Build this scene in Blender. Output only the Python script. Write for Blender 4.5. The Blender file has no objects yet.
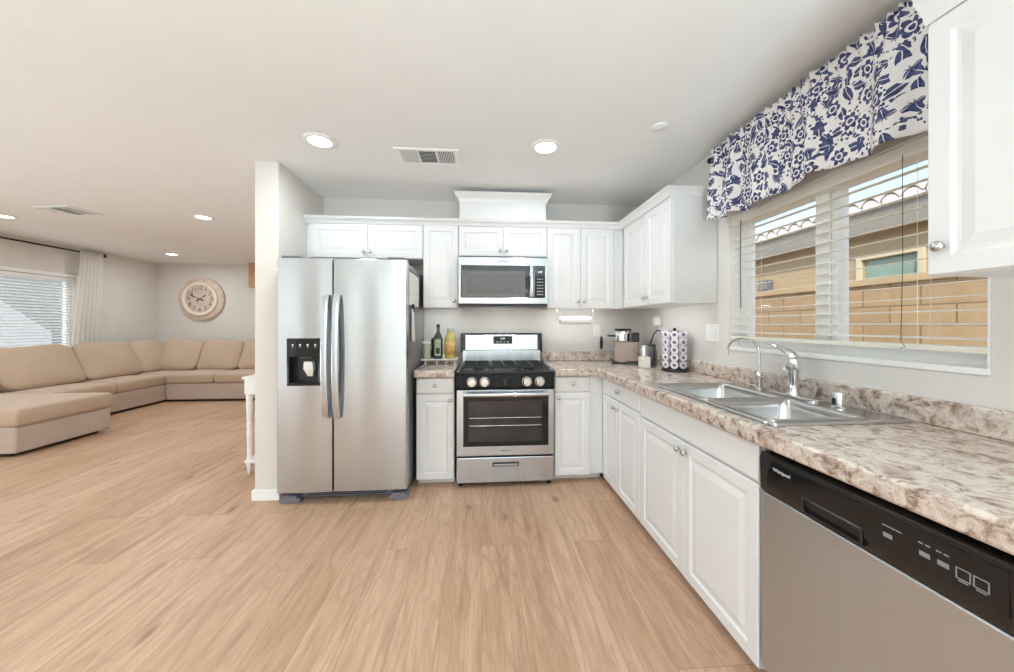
import bpy, math, random
from mathutils import Vector, Matrix
random.seed(7)
S = bpy.context.scene
COL = S.collection
PI = math.pi

# ------------------------------------------------------------------ camera
HC, FPX, YAW = 1.25, 350.0, 4.2
cd = bpy.data.cameras.new('camera')
cam = bpy.data.objects.new('camera', cd)
COL.objects.link(cam)
cam.location = (0, 0, HC)
cam.rotation_euler = (PI/2, 0, -math.radians(YAW))
cd.sensor_width = 36
cd.lens = FPX/1014*36
cd.shift_y = -11/1014
cd.clip_start = 0.05
S.camera = cam

# ------------------------------------------------------------------ colour management, render options
S.view_settings.view_transform = 'Standard'
S.view_settings.look = 'None'
S.view_settings.gamma = 1
S.view_settings.use_curve_mapping = False
S.view_settings.exposure = 0.98
S.cycles.max_bounces = 10
S.cycles.diffuse_bounces = 6
S.cycles.glossy_bounces = 5
S.cycles.transmission_bounces = 8
S.cycles.transparent_max_bounces = 16
S.cycles.sample_clamp_indirect = 6
S.cycles.caustics_reflective = False
S.cycles.caustics_refractive = False
S.cycles.use_denoising = True

# ------------------------------------------------------------------ sky and sun
W = bpy.data.worlds.new('sky')
S.world = W
W.use_nodes = True
wn = W.node_tree
bg = wn.nodes['Background']
sky = wn.nodes.new('ShaderNodeTexSky')
sky.sky_type = 'NISHITA'
sky.sun_disc = False
sky.sun_elevation = math.radians(55)
sky.sun_rotation = math.radians(195)
sky.dust_density = 2.5
haze = wn.nodes.new('ShaderNodeMix'); haze.data_type = 'RGBA'; haze.inputs[0].default_value = .5
haze.inputs[7].default_value = (1.25, 1.42, 1.65, 1)
wn.links.new(sky.outputs[0], haze.inputs[6]); wn.links.new(haze.outputs[2], bg.inputs[0])
bg.inputs[1].default_value = 0.31
sd = bpy.data.lights.new('sun', 'SUN')
sd.energy = 1.6
sd.angle = math.radians(0.6)
sd.color = (1, .95, .88)
sun = bpy.data.objects.new('sun', sd)
COL.objects.link(sun)
sun.location = (-2, -6, 9)
sun.rotation_euler = Vector((0.50, 0.60, -0.68)).to_track_quat('-Z', 'Y').to_euler()
LAMP_W = 4.0          # power of one downlight

# added area lights outside the unseen doors, in place of sky and patio light
DOOR_FILL, GROUND_FILL = 62.0, 100.0             # watts per square metre
def fill_light(x, y, z, sx, sz, rx, rz, wm, k=1.0):
    ld = bpy.data.lights.new('fill_light', 'AREA'); ld.shape = 'RECTANGLE'; ld.size = sx; ld.size_y = sz
    ld.energy = wm*sx*sz*k; ld.color = (.675, .87, 1)
    o = bpy.data.objects.new('fill_light', ld); COL.objects.link(o); o.location = (x, y, z); o.rotation_euler = (math.radians(90+rx), 0, rz)
REAR = [(-5.5, -3.85, .0, 2.15), (-3.15, -2.55, .0, 2.15), (-2.1, 1.25, .0, 2.15)]     # unseen rear-wall openings, placed for the light they let in
LEFT = (-1.6, 1.6, .0, 2.15)                                                          # unseen left-wall door, added to let in light
for (a, b, c, d), k, kp in zip(REAR, (.22, .32, 1.3), (.15, .12, 1.4)):
    fill_light((a+b)/2, -2.80, (c+d)/2+.03, b-a-.1, d-c-.1, 8, PI, DOOR_FILL, k)
    fill_light((max(a, b-1.6)+b)/2, -3.95, .06, min(b-a, 1.6), 2.1, 80, PI, GROUND_FILL, kp)
fill_light(-7.4, (LEFT[0]+LEFT[1])/2, .06, LEFT[1]-LEFT[0], 2.0, 80, -PI/2, GROUND_FILL, .3)

# unseen fill lights added under the wall cabinets and microwave to brighten the wall
def strip(x, y, z, sx, sy, watts, rz=0):
    ld = bpy.data.lights.new('under_cabinet_fill', 'AREA'); ld.shape = 'RECTANGLE'; ld.size = sx; ld.size_y = sy
    ld.energy = watts; ld.color = (.90, .97, 1)
    o = bpy.data.objects.new('under_cabinet_fill', ld); COL.objects.link(o); o.location = (x, y, z); o.rotation_euler = (math.radians(22), 0, rz)
strip(-.345, 3.10, 1.388, .24, .02, .30)
strip(.187, 3.06, 1.396, .30, .02, .36)
strip(.86, 3.10, 1.388, .50, .02, .48)
strip(1.33, 2.62, 1.388, .60, .02, .45, -PI/2)

# ------------------------------------------------------------------ main dimensions
H = 2.42                                   # ceiling
XL, XR = -6.12, 1.565                      # left and right walls
YK, YC, YR = 3.34, 7.10, -2.60             # kitchen wall, clock wall, rear wall
PX0, PX1, PY = -1.612, -1.45, 2.62         # partition
XF = 0.972                                 # face of the right base run
YF = 2.747                                  # face of the back base run
YU, XU = 3.037, 1.262                       # faces of the upper runs

# ------------------------------------------------------------------ mesh helpers
class MB:
    def __init__(s): s.v = []; s.f = []
    def add(s, vs, fs):
        o = len(s.v); s.v += [tuple(p) for p in vs]; s.f += [tuple(i+o for i in f) for f in fs]
        return s
    def box(s, x0, x1, y0, y1, z0, z1):
        return s.add([(x0,y0,z0),(x1,y0,z0),(x1,y1,z0),(x0,y1,z0),(x0,y0,z1),(x1,y0,z1),(x1,y1,z1),(x0,y1,z1)],
                     [(3,2,1,0),(4,5,6,7),(0,1,5,4),(1,2,6,5),(2,3,7,6),(3,0,4,7)])
    def rings(s, rings, cap0=True, cap1=True, closed=True):
        n = len(rings[0]); vs = [p for r in rings for p in r]; fs = []
        for i in range(len(rings)-1):
            for j in range(n if closed else n-1):
                k = (j+1) % n
                fs.append((i*n+j, i*n+k, (i+1)*n+k, (i+1)*n+j))
        if cap0: fs.append(tuple(range(n-1, -1, -1)))
        if cap1: fs.append(tuple((len(rings)-1)*n+j for j in range(n)))
        return s.add(vs, fs)
    def cyl(s, p0, p1, r0, r1=None, n=20, cap=True):
        return s.tube([p0, p1], [r0, r0 if r1 is None else r1], n, cap)
    def tube(s, pts, r, n=10, cap=True):
        pts = [Vector(p) for p in pts]
        rr = r if isinstance(r, (list, tuple)) else [r]*len(pts)
        t0 = (pts[1]-pts[0]).normalized()
        a = Vector((0,0,1)) if abs(t0.z) < .9 else Vector((1,0,0))
        u = t0.cross(a).normalized(); rings = []
        for i, p in enumerate(pts):
            t = (pts[min(i+1, len(pts)-1)]-pts[max(i-1, 0)]).normalized()
            u = (u-t*u.dot(t)).normalized(); w = t.cross(u)
            rings.append([p+(u*math.cos(2*PI*j/n)+w*math.sin(2*PI*j/n))*rr[i] for j in range(n)])
        return s.rings(rings, cap, cap)
    def lathe(s, prof, c=(0,0,0), n=28, axis='z', a0=0):
        rings = []
        for r, h in prof:
            ring = []
            for j in range(n):
                a = 2*PI*j/n + a0; x, y = r*math.cos(a), r*math.sin(a)
                p = {'z': (x, y, h), 'y': (x, -h, y), 'x': (h, x, y)}[axis]
                ring.append((p[0]+c[0], p[1]+c[1], p[2]+c[2]))
            rings.append(ring)
        return s.rings(rings)
    def slab(s, us, vs, holes, w0, w1, ax='xy'):
        """rectangular cells us x vs minus holes (u0,u1,v0,v1), thickness w0..w1"""
        us = sorted(set(us) | {h[0] for h in holes} | {h[1] for h in holes})
        vs = sorted(set(vs) | {h[2] for h in holes} | {h[3] for h in holes})
        def solid(i, j):
            if not (0 <= i < len(us)-1 and 0 <= j < len(vs)-1): return False
            u, v = (us[i]+us[i+1])/2, (vs[j]+vs[j+1])/2
            return not any(h[0] < u < h[1] and h[2] < v < h[3] for h in holes)
        idx = {}; P = []; F = []
        def V(i, j, k):
            if (i, j, k) not in idx:
                idx[(i, j, k)] = len(P); w = (w0, w1)[k]
                P.append({'xy': (us[i], vs[j], w), 'xz': (us[i], w, vs[j]), 'yz': (w, us[i], vs[j])}[ax])
            return idx[(i, j, k)]
        for i in range(len(us)-1):
            for j in range(len(vs)-1):
                if not solid(i, j): continue
                F.append((V(i,j,1),V(i+1,j,1),V(i+1,j+1,1),V(i,j+1,1)))
                F.append((V(i,j+1,0),V(i+1,j+1,0),V(i+1,j,0),V(i,j,0)))
                for (di, dj, a, b) in ((0,-1,(0,0),(1,0)),(1,0,(1,0),(1,1)),(0,1,(1,1),(0,1)),(-1,0,(0,1),(0,0))):
                    if not solid(i+di, j+dj):
                        A, B = (i+a[0], j+a[1]), (i+b[0], j+b[1])
                        F.append((V(*A,0),V(*B,0),V(*B,1),V(*A,1)))
        return s.add(P, F)
    def grid(s, nu, nv, fn, cu=False):
        P = [fn(i/nu, j/nv) for j in range(nv+1) for i in range(nu+1)]
        return s.add(P, [(j*(nu+1)+i, j*(nu+1)+i+1, (j+1)*(nu+1)+i+1, (j+1)*(nu+1)+i) for j in range(nv) for i in range(nu)])
    def pillow(s, c, d, n=4.0, res=14, rot=None, bulge=None):
        """soft rounded block: c centre, d full sizes, n roundness exponent"""
        faces = [((1,0,0),(0,1,0),(0,0,1)),((-1,0,0),(0,0,1),(0,1,0)),((0,1,0),(0,0,1),(1,0,0)),((0,-1,0),(1,0,0),(0,0,1)),((0,0,1),(1,0,0),(0,1,0)),((0,0,-1),(0,1,0),(1,0,0))]
        key = {}; P = []; F = []
        nn = n if isinstance(n, tuple) else (n, n, n)
        for w, u, v in faces:
            w, u, v = Vector(w), Vector(u), Vector(v); ids = []
            for j in range(res+1):
                for i in range(res+1):
                    a, b = math.tan((i/res-.5)*PI/2*.98)/math.tan(PI/4*.98), math.tan((j/res-.5)*PI/2*.98)/math.tan(PI/4*.98)
                    p = w+u*a+v*b
                    k = (round(p.x,5), round(p.y,5), round(p.z,5))
                    if k not in key:
                        e = max(nn)
                        sc = (abs(p.x)**e+abs(p.y)**e+abs(p.z)**e)**(-1/e)
                        q = p*sc
                        if bulge: q = bulge(q)
                        q = Vector((q.x*d[0]/2, q.y*d[1]/2, q.z*d[2]/2))
                        if rot: q = rot @ q
                        key[k] = len(P); P.append(q+Vector(c))
                    ids.append(key[k])
            for j in range(res):
                for i in range(res):
                    F.append((ids[j*(res+1)+i], ids[j*(res+1)+i+1], ids[(j+1)*(res+1)+i+1], ids[(j+1)*(res+1)+i]))
        return s.add(P, F)
    def panel(s, x0, x1, z0, z1, t=.02, kind='raised', y=0.0):
        """cabinet front seen from -y: back at y, face at y-t"""
        if kind == 'raised':
            lp = [(0,0),(0,t-.003),(.003,t),(.048,t),(.056,t-.007),(.066,t-.007),(.094,t-.001)]
        elif kind == 'drawer':
            lp = [(0,0),(0,t-.005),(.005,t-.001),(.012,t)]
        else:
            lp = [(0,0),(0,t-.003),(.003,t)]
        m = min(x1-x0, z1-z0)/2-.004
        rs = [[(x0+i,y-d,z0+i),(x1-i,y-d,z0+i),(x1-i,y-d,z1-i),(x0+i,y-d,z1-i)] for i, d in lp if i < m]
        return s.rings(rs)
    def mesh(s, name):
        me = bpy.data.meshes.new(name); me.from_pydata(s.v, [], s.f); me.validate(); me.update()
        return me
    def build(s, name, mat, parent=None, bevel=0, smooth=None, seg=2, solid=0, fix=True):
        import bmesh
        me = s.mesh(name)
        if fix:
            bm = bmesh.new(); bm.from_mesh(me); bmesh.ops.recalc_face_normals(bm, faces=bm.faces); bm.to_mesh(me); bm.free()
        o = bpy.data.objects.new(name, me); COL.objects.link(o)
        me.materials.append(mat)
        if smooth is not None:
            me.polygons.foreach_set('use_smooth', [True]*len(me.polygons)); me.set_sharp_from_angle(angle=math.radians(smooth))
        if solid:
            sm = o.modifiers.new('thickness', 'SOLIDIFY'); sm.thickness = solid; sm.offset = 0
        if bevel:
            b = o.modifiers.new('edge', 'BEVEL'); b.width = bevel; b.segments = seg; b.limit_method = 'ANGLE'; b.angle_limit = math.radians(40)
        if parent: o.parent = parent
        return o

def rrect(x0, x1, y0, y1, r, z, k=6):
    pts = []
    for cx, cy, a in ((x1-r, y1-r, 0), (x0+r, y1-r, PI/2), (x0+r, y0+r, PI), (x1-r, y0+r, 3*PI/2)):
        for i in range(k+1):
            t = a+PI/2*i/k; pts.append((cx+r*math.cos(t), cy+r*math.sin(t), z))
    return pts
def thing(name, label, cat, loc=(0,0,0), rz=0, group=None):
    o = bpy.data.objects.new(name, None); COL.objects.link(o)
    o.empty_display_size = .1; o.location = loc; o.rotation_euler = (0,0,rz)
    return tag(o, label, cat, group)
def tag(o, label, cat, group=None):
    o['label'] = label; o['category'] = cat; o['kind'] = 'thing'
    if group: o['group'] = group
    return o
def struct(o): o['kind'] = 'structure'; return o
def sroot(name, loc=(0,0,0), rz=0):
    o = bpy.data.objects.new(name, None); COL.objects.link(o); o.location = loc; o.rotation_euler = (0,0,rz)
    return struct(o)
def dup(root, loc, label, rz=None):
    r = root.copy(); COL.objects.link(r); r.location = loc; r['label'] = label
    if rz is not None: r.rotation_euler = (0,0,rz)
    for ch in list(root.children):
        c = ch.copy(); COL.objects.link(c); c.parent = r
        for g in list(ch.children):
            d = g.copy(); COL.objects.link(d); d.parent = c
    return r
def text(body, size, loc, mat, parent, rot=(PI/2,0,0), name='logo', align='CENTER', ext=.0006):
    cu = bpy.data.curves.new(name, 'FONT'); cu.body = body; cu.size = size; cu.align_x = align; cu.align_y = 'CENTER'; cu.extrude = ext
    o = bpy.data.objects.new(name, cu); COL.objects.link(o); o.location = loc; o.rotation_euler = rot
    cu.materials.append(mat)
    bpy.context.view_layer.update()
    me = bpy.data.meshes.new_from_object(o.evaluated_get(bpy.context.evaluated_depsgraph_get())); bpy.data.objects.remove(o)
    o = bpy.data.objects.new(name, me); COL.objects.link(o); o.location = loc; o.rotation_euler = rot; o.parent = parent
    return o

# ------------------------------------------------------------------ material helpers
def srgb(r, g, b):
    return tuple(((c/255)/12.92 if c/255 <= .04045 else ((c/255+.055)/1.055)**2.4) for c in (r, g, b))+(1,)
class NT:
    def __init__(s, name):
        s.m = bpy.data.materials.new(name); s.m.use_nodes = True; s.t = s.m.node_tree
        s.p = s.t.nodes['Principled BSDF']; s.out = s.t.nodes['Material Output']
    def n(s, typ, props=None, **inp):
        nd = s.t.nodes.new('ShaderNode'+typ)
        for k, v in (props or {}).items(): setattr(nd, k, v)
        for k, v in inp.items():
            k = int(k[1:]) if k[0] == 'i' and k[1:].isdigit() else k.replace('_', ' ')
            s.set(nd.inputs[k], v)
        return nd
    def set(s, sock, v):
        if isinstance(v, bpy.types.NodeSocket): s.t.links.new(v, sock)
        elif hasattr(v, 'outputs'): s.t.links.new(v.outputs[0], sock)
        else: sock.default_value = v
    def math(s, op, a, b=0.0, c=None):
        nd = s.n('Math', {'operation': op}); s.set(nd.inputs[0], a); s.set(nd.inputs[1], b)
        if c is not None: s.set(nd.inputs[2], c)
        return nd.outputs[0]
    def vmath(s, op, a, b=(0,0,0)):
        nd = s.n('VectorMath', {'operation': op}); s.set(nd.inputs[0], a); s.set(nd.inputs[1], b)
        return nd
    def ramp(s, fac, stops, interp='LINEAR'):
        nd = s.n('ValToRGB'); s.set(nd.inputs[0], fac); cr = nd.color_ramp; cr.interpolation = interp
        while len(cr.elements) < len(stops): cr.elements.new(.5)
        for e, (p, c) in zip(cr.elements, stops): e.position = p; e.color = c if len(c) == 4 else tuple(c)+(1,)
        return nd.outputs[0]
    def mix(s, fac, a, b, mode='MIX'):
        nd = s.n('Mix', {'data_type': 'RGBA', 'blend_type': mode}); s.set(nd.inputs[0], fac); s.set(nd.inputs[6], a); s.set(nd.inputs[7], b)
        return nd.outputs[2]
    def P(s, **k):
        for a, v in k.items(): s.set(s.p.inputs[a.replace('_', ' ')], v)
        return s
    def bump(s, h, strength=.2, dist=.01):
        b = s.n('Bump', Strength=strength, Distance=dist, Height=h); s.set(s.p.inputs['Normal'], b); return s
    def coord(s, out='Object'): return s.n('TexCoord').outputs[out]
    def pos(s): return s.n('NewGeometry').outputs['Position']

def plain(name, c, rough=.5, metal=0.0, var=.04, scale=6, spec=None, bump=0, bscale=80, **kw):
    t = NT(name); co = t.coord()
    nz = t.n('TexNoise', Vector=co, Scale=scale, Detail=2.0)
    a = tuple(x*(1-var) for x in c[:3])+(1,); b = tuple(min(1, x*(1+var)) for x in c[:3])+(1,)
    t.P(Base_Color=t.ramp(nz.outputs[0], [(.3, a), (.7, b)]), Roughness=rough, Metallic=metal)
    if spec is not None: t.P(Specular_IOR_Level=spec)
    if bump: t.bump(t.n('TexNoise', Vector=co, Scale=bscale, Detail=3.0).outputs[0], bump, .003)
    for k, v in kw.items(): t.P(**{k: v})
    return t.m
def steel(name, c=(.62,.61,.60,1), rough=.30, aniso=.9, axis='Z'):
    t = NT(name); co = t.coord()
    mp = t.n('Mapping', Vector=co, Scale=(2, 2, 420) if axis == 'Z' else (420, 2, 2))
    nz = t.n('TexNoise', Vector=mp, Scale=1.0, Detail=3.0)
    t.P(Base_Color=t.ramp(nz.outputs[0], [(.3, tuple(x*.985 for x in c[:3])), (.7, c)]), Metallic=1.0,
        Roughness=t.n('MapRange', Value=nz.outputs[0], To_Min=rough*.97, To_Max=rough*1.03), Anisotropic=aniso, Anisotropic_Rotation=.25)
    t.P(Tangent=t.n('Tangent', {'direction_type': 'RADIAL', 'axis': 'Z'}))
    return t.m
def emit(name, c, s):
    t = NT(name); t.P(Base_Color=c, Emission_Color=c, Emission_Strength=s, Roughness=.5); return t.m

M = {}
M['wall'] = plain('greige_paint', srgb(222,217,211), .75, var=.01, bump=.05, bscale=220)
M['ceiling'] = plain('ceiling_paint', srgb(240,239,237), .85, var=.01, bump=.05, bscale=160)
M['trim'] = plain('white_trim_paint', srgb(242,241,239), .4, var=.01)
M['cab'] = plain('white_cabinet_lacquer', srgb(231,231,231), .38, var=.008)
M['cabin'] = plain('cabinet_interior', srgb(215,210,200), .6)
M['knob'] = plain('brushed_nickel', (.62,.60,.57,1), .22, 1.0, .03)
M['chrome'] = plain('chrome', (.80,.80,.81,1), .07, 1.0, .01)
M['nickel'] = plain('satin_nickel', (.66,.63,.59,1), .25, 1.0, .02)
M['steel'] = steel('brushed_steel', (.57,.60,.63,1), .20)
M['steeldw'] = steel('brushed_steel_dark', (.60,.64,.68,1), .28)
M['sinksteel'] = steel('sink_steel', (.56,.55,.54,1), .22, .0)
M['fridgeside'] = plain('grey_fridge_side', srgb(150,150,152), .35, .5, .02)
M['black'] = plain('black_plastic', (.012,.012,.013,1), .3, var=.1)
M['blackgloss'] = plain('black_glass', (.008,.008,.009,1), .06, var=.05)
M['blackdw'] = plain('black_control_panel', (.014,.012,.011,1), .25, var=.1)
M['iron'] = plain('cast_iron', (.02,.02,.021,1), .55, var=.2, bump=.2, bscale=200)
M['dimprint'] = plain('dim_grey_print', srgb(140,140,142), .5)
M['blackmatte'] = plain('matte_black_enamel', (.010,.010,.011,1), .55, var=.1, spec=.25)
M['greyplastic'] = plain('grey_plastic', srgb(118,119,128), .45)
M['whiteplastic'] = plain('white_plastic', srgb(240,239,235), .35, var=.01)
M['midgrey'] = plain('mid_grey_trim', srgb(104,102,100), .35)
M['ink'] = plain('dark_ink', (.05,.05,.055,1), .5)
M['silverink'] = plain('silver_print', srgb(215,215,215), .4)
M['blind'] = plain('cream_blind_slat', srgb(238,234,222), .4, var=.02)
M['vinyl'] = plain('white_vinyl', srgb(240,240,238), .4, var=.01)
M['lens'] = emit('lamp_lens', (1, .97, .92, 1), 6.0)
M['rod'] = plain('black_rod', (.015,.013,.012,1), .4)
M['paper'] = plain('white_paper', srgb(245,244,240), .8, bump=.1, bscale=300)
M['clockwood'] = plain('weathered_cream_wood', srgb(214,194,176), .7, var=.14, scale=14, bump=.25, bscale=60)
M['clockrim'] = plain('cream_enamel', srgb(232,218,203), .5, var=.04)
M['clockface'] = plain('aged_dial', srgb(206,187,172), .6, var=.07, scale=9)
M['oak'] = plain('tan_wood', srgb(190,150,112), .55, var=.12, scale=9)
M['taupe'] = plain('taupe_metal', srgb(150,132,124), .3, .55, .03)
M['stucco'] = plain('tan_stucco', srgb(200,174,134), .9, var=.06, scale=3, bump=.3, bscale=60)
M['fascia'] = plain('grey_fascia_paint', srgb(150,143,130), .8)
M['rooftile'] = plain('pale_roof_tile', srgb(214,200,182), .85, var=.15, scale=5)
M['ground'] = plain('pale_concrete', srgb(190,184,174), .9, var=.06, scale=2)
M['gravel'] = plain('side_yard_gravel', srgb(176,160,138), .95, var=.15, scale=40)
M['winglass_far'] = plain('green_tinted_glass', srgb(150,174,158), .25, 0, .05)
M['creamtrim'] = plain('cream_exterior_trim', srgb(226,212,176), .8)
M['whitestucco'] = plain('white_stucco', srgb(232,230,224), .9, var=.03)
M['greystucco'] = plain('grey_stucco', srgb(165,165,163), .9, var=.05)

def m_glass():
    t = NT('window_glass')
    tr = t.n('BsdfTransparent', Color=(.97,.985,.975,1)); gl = t.n('BsdfGlossy', Roughness=.02)
    fr = t.math('MULTIPLY_ADD', t.math('POWER', t.n('LayerWeight', Blend=.5).outputs['Facing'], 5.0), .6, .03)
    mx = t.n('MixShader'); t.set(mx.inputs[0], fr); t.set(mx.inputs[1], tr); t.set(mx.inputs[2], gl)
    t.set(t.out.inputs[0], mx); return t.m
M['glass'] = m_glass()
def m_floor():
    t = NT('oak_plank_laminate'); p = t.pos()
    sp = t.n('SeparateXYZ', Vector=p)
    cv = t.n('CombineXYZ', X=sp.outputs[1], Y=sp.outputs[0])
    br = t.n('TexBrick', {'offset': .37, 'offset_frequency': 3}, Vector=cv, Color1=(0,0,0,1), Color2=(1,1,1,1), Mortar=(.5,.5,.5,1), Scale=1.0)
    br.inputs['Mortar Size'].default_value = .0017; br.inputs['Mortar Smooth'].default_value = .3
    br.inputs['Brick Width'].default_value = 1.22; br.inputs['Row Height'].default_value = .178
    rnd = t.n('SeparateColor', Color=br.outputs['Color']).outputs[0]
    wv = t.math('MULTIPLY', rnd, 37.0)
    mp = t.n('Mapping', Vector=p, Scale=(1, .085, 1))
    wob = t.n('TexNoise', {'noise_dimensions': '4D'}, Vector=t.n('Mapping', Vector=p, Scale=(1,.3,1)), W=wv, Scale=4.0, Detail=2.0)
    vv = t.vmath('ADD', mp, t.vmath('MULTIPLY', t.vmath('SUBTRACT', wob.outputs['Color'], (.5,.5,.5)), (.10,.02,0)))
    g1 = t.n('TexNoise', {'noise_dimensions': '4D'}, Vector=vv, W=wv, Scale=26.0, Detail=6.0, Roughness=.62)
    g2 = t.n('TexNoise', {'noise_dimensions': '4D'}, Vector=vv, W=wv, Scale=110.0, Detail=3.0, Roughness=.6)
    big = t.n('TexNoise', {'noise_dimensions': '4D'}, Vector=t.n('Mapping', Vector=p, Scale=(1,.35,1)), W=wv, Scale=3.2, Detail=2.0)
    # growth-ring figure
    rg = t.math('FRACT', t.math('MULTIPLY', t.n('TexNoise', {'noise_dimensions': '4D'}, Vector=t.n('Mapping', Vector=p, Scale=(1,.16,1)), W=wv, Scale=5.0, Detail=1.0).outputs[0], 16.0))
    ring = t.math('SMOOTH_MIN', t.math('ABSOLUTE', t.math('SUBTRACT', rg, .5)), .5, .1)
    base = t.ramp(g1.outputs[0], [(.30, srgb(132,101,77)), (.46, srgb(186,151,123)), (.62, srgb(206,173,146)), (.8, srgb(216,186,160))])
    base = t.mix(t.math('MULTIPLY', t.ramp(g2.outputs[0], [(.36,(1,1,1)),(.5,(0,0,0))]), .5), base, srgb(146,113,88))
    base = t.mix(t.math('MULTIPLY', t.ramp(ring, [(0,(1,1,1)),(.16,(0,0,0))]), .42), base, srgb(140,107,81))
    base = t.mix(t.math('MULTIPLY', t.ramp(big.outputs[0], [(.4,(1,1,1)),(.62,(0,0,0))]), .42), base, srgb(170,134,106))
    base = t.mix(.30, base, t.ramp(rnd, [(0, srgb(176,141,113)), (1, srgb(214,182,156))]))
    # knots
    kv = t.n('Mapping', Vector=p, Scale=(1,.38,1))
    vo = t.n('TexVoronoi', {'voronoi_dimensions': '2D'}, Vector=t.vmath('ADD', kv, t.vmath('MULTIPLY', wob.outputs['Color'], (.10,.06,0))), Scale=2.6)
    kn = t.math('MULTIPLY', t.ramp(vo.outputs['Distance'], [(.015,(1,1,1)),(.07,(0,0,0))]),
                t.math('GREATER_THAN', t.n('SeparateColor', Color=vo.outputs['Color']).outputs[0], .45))
    base = t.mix(t.math('MULTIPLY', kn, .6), base, srgb(120,84,58))
    base = t.mix(t.math('MULTIPLY', br.outputs['Fac'], .42), base, srgb(110,78,55))
    base = t.n('HueSaturation', Value=1.07, Color=base)
    t.P(Base_Color=base, Roughness=t.n('MapRange', Value=g1.outputs[0], To_Min=.36, To_Max=.52), Specular_IOR_Level=.4)
    t.bump(t.math('SUBTRACT', g1.outputs[0], t.math('MULTIPLY', br.outputs['Fac'], .8)), .12, .002)
    return t.m
M['floor'] = m_floor()
def m_counter():
    t = NT('granite_look_laminate'); p = t.pos()
    d = t.n('TexNoise', Vector=p, Scale=13.0, Detail=3.0)
    pp = t.vmath('ADD', p, t.vmath('MULTIPLY', t.vmath('SUBTRACT', d.outputs['Color'], (.5,.5,.5)), (.10,.10,.10)))
    a = t.n('TexNoise', Vector=pp, Scale=24.0, Detail=8.0, Roughness=.72)
    b = t.n('TexNoise', Vector=pp, Scale=64.0, Detail=6.0, Roughness=.7)
    c = t.n('TexNoise', Vector=t.vmath('ADD', pp, (5,3,1)), Scale=11.0, Detail=6.0, Roughness=.7)
    base = t.ramp(a.outputs[0], [(.30, srgb(84,70,64)), (.40, srgb(150,124,110)), (.48, srgb(200,184,171)), (.58, srgb(224,213,203)), (.70, srgb(182,160,146))])
    base = t.mix(t.math('MULTIPLY', t.ramp(b.outputs[0], [(.30,(1,1,1)),(.43,(0,0,0))]), .75), base, srgb(80,66,62))
    base = t.mix(t.math('MULTIPLY', t.ramp(c.outputs[0], [(.56,(0,0,0)),(.66,(1,1,1))]), .55), base, srgb(160,130,114))
    base = t.mix(t.math('MULTIPLY', t.ramp(b.outputs[0], [(.60,(0,0,0)),(.70,(1,1,1))]), .6), base, srgb(236,228,220))
    t.P(Base_Color=base, Roughness=.17, Specular_IOR_Level=.6)
    return t.m
M['counter'] = m_counter()
def m_fabric(name, c, scale=420, var=.1):
    t = NT(name); co = t.coord()
    wv = t.n('TexNoise', Vector=co, Scale=scale, Detail=2.0); b = t.n('TexNoise', Vector=co, Scale=7.0, Detail=3.0)
    base = t.ramp(wv.outputs[0], [(.3, tuple(x*(1-var*1.6) for x in c[:3])), (.7, tuple(min(1, x*(1+var)) for x in c[:3]))])
    base = t.mix(t.math('MULTIPLY', t.ramp(b.outputs[0], [(.35,(1,1,1)),(.65,(0,0,0))]), .22), base, tuple(x*.8 for x in c[:3])+(1,))
    t.P(Base_Color=base, Roughness=.95, Specular_IOR_Level=.15, Sheen_Weight=.25)
    t.bump(t.math('ADD', t.math('MULTIPLY', wv.outputs[0], .3), b.outputs[0]), .35, .01)
    return t.m
M['sofa'] = m_fabric('beige_sofa_chenille', srgb(196,172,150))
M['sofabase'] = m_fabric('beige_sofa_tweed', srgb(196,178,165), 300, .16)
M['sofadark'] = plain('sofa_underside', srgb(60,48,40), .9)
def m_sheer():
    t = NT('sheer_white_voile'); c = srgb(250,248,245)
    d = t.n('BsdfDiffuse', Color=c); tl = t.n('BsdfTranslucent', Color=c); tr = t.n('BsdfTransparent')
    a = t.n('MixShader', Fac=.45); t.set(a.inputs[1], d); t.set(a.inputs[2], tl)
    b = t.n('MixShader', Fac=t.n('MapRange', Value=t.n('TexNoise', Vector=t.coord(), Scale=300.0).outputs[0], To_Min=.05, To_Max=.2)); t.set(b.inputs[1], a); t.set(b.inputs[2], tr)
    t.set(t.out.inputs[0], b); return t.m
M['sheer'] = m_sheer()
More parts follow.
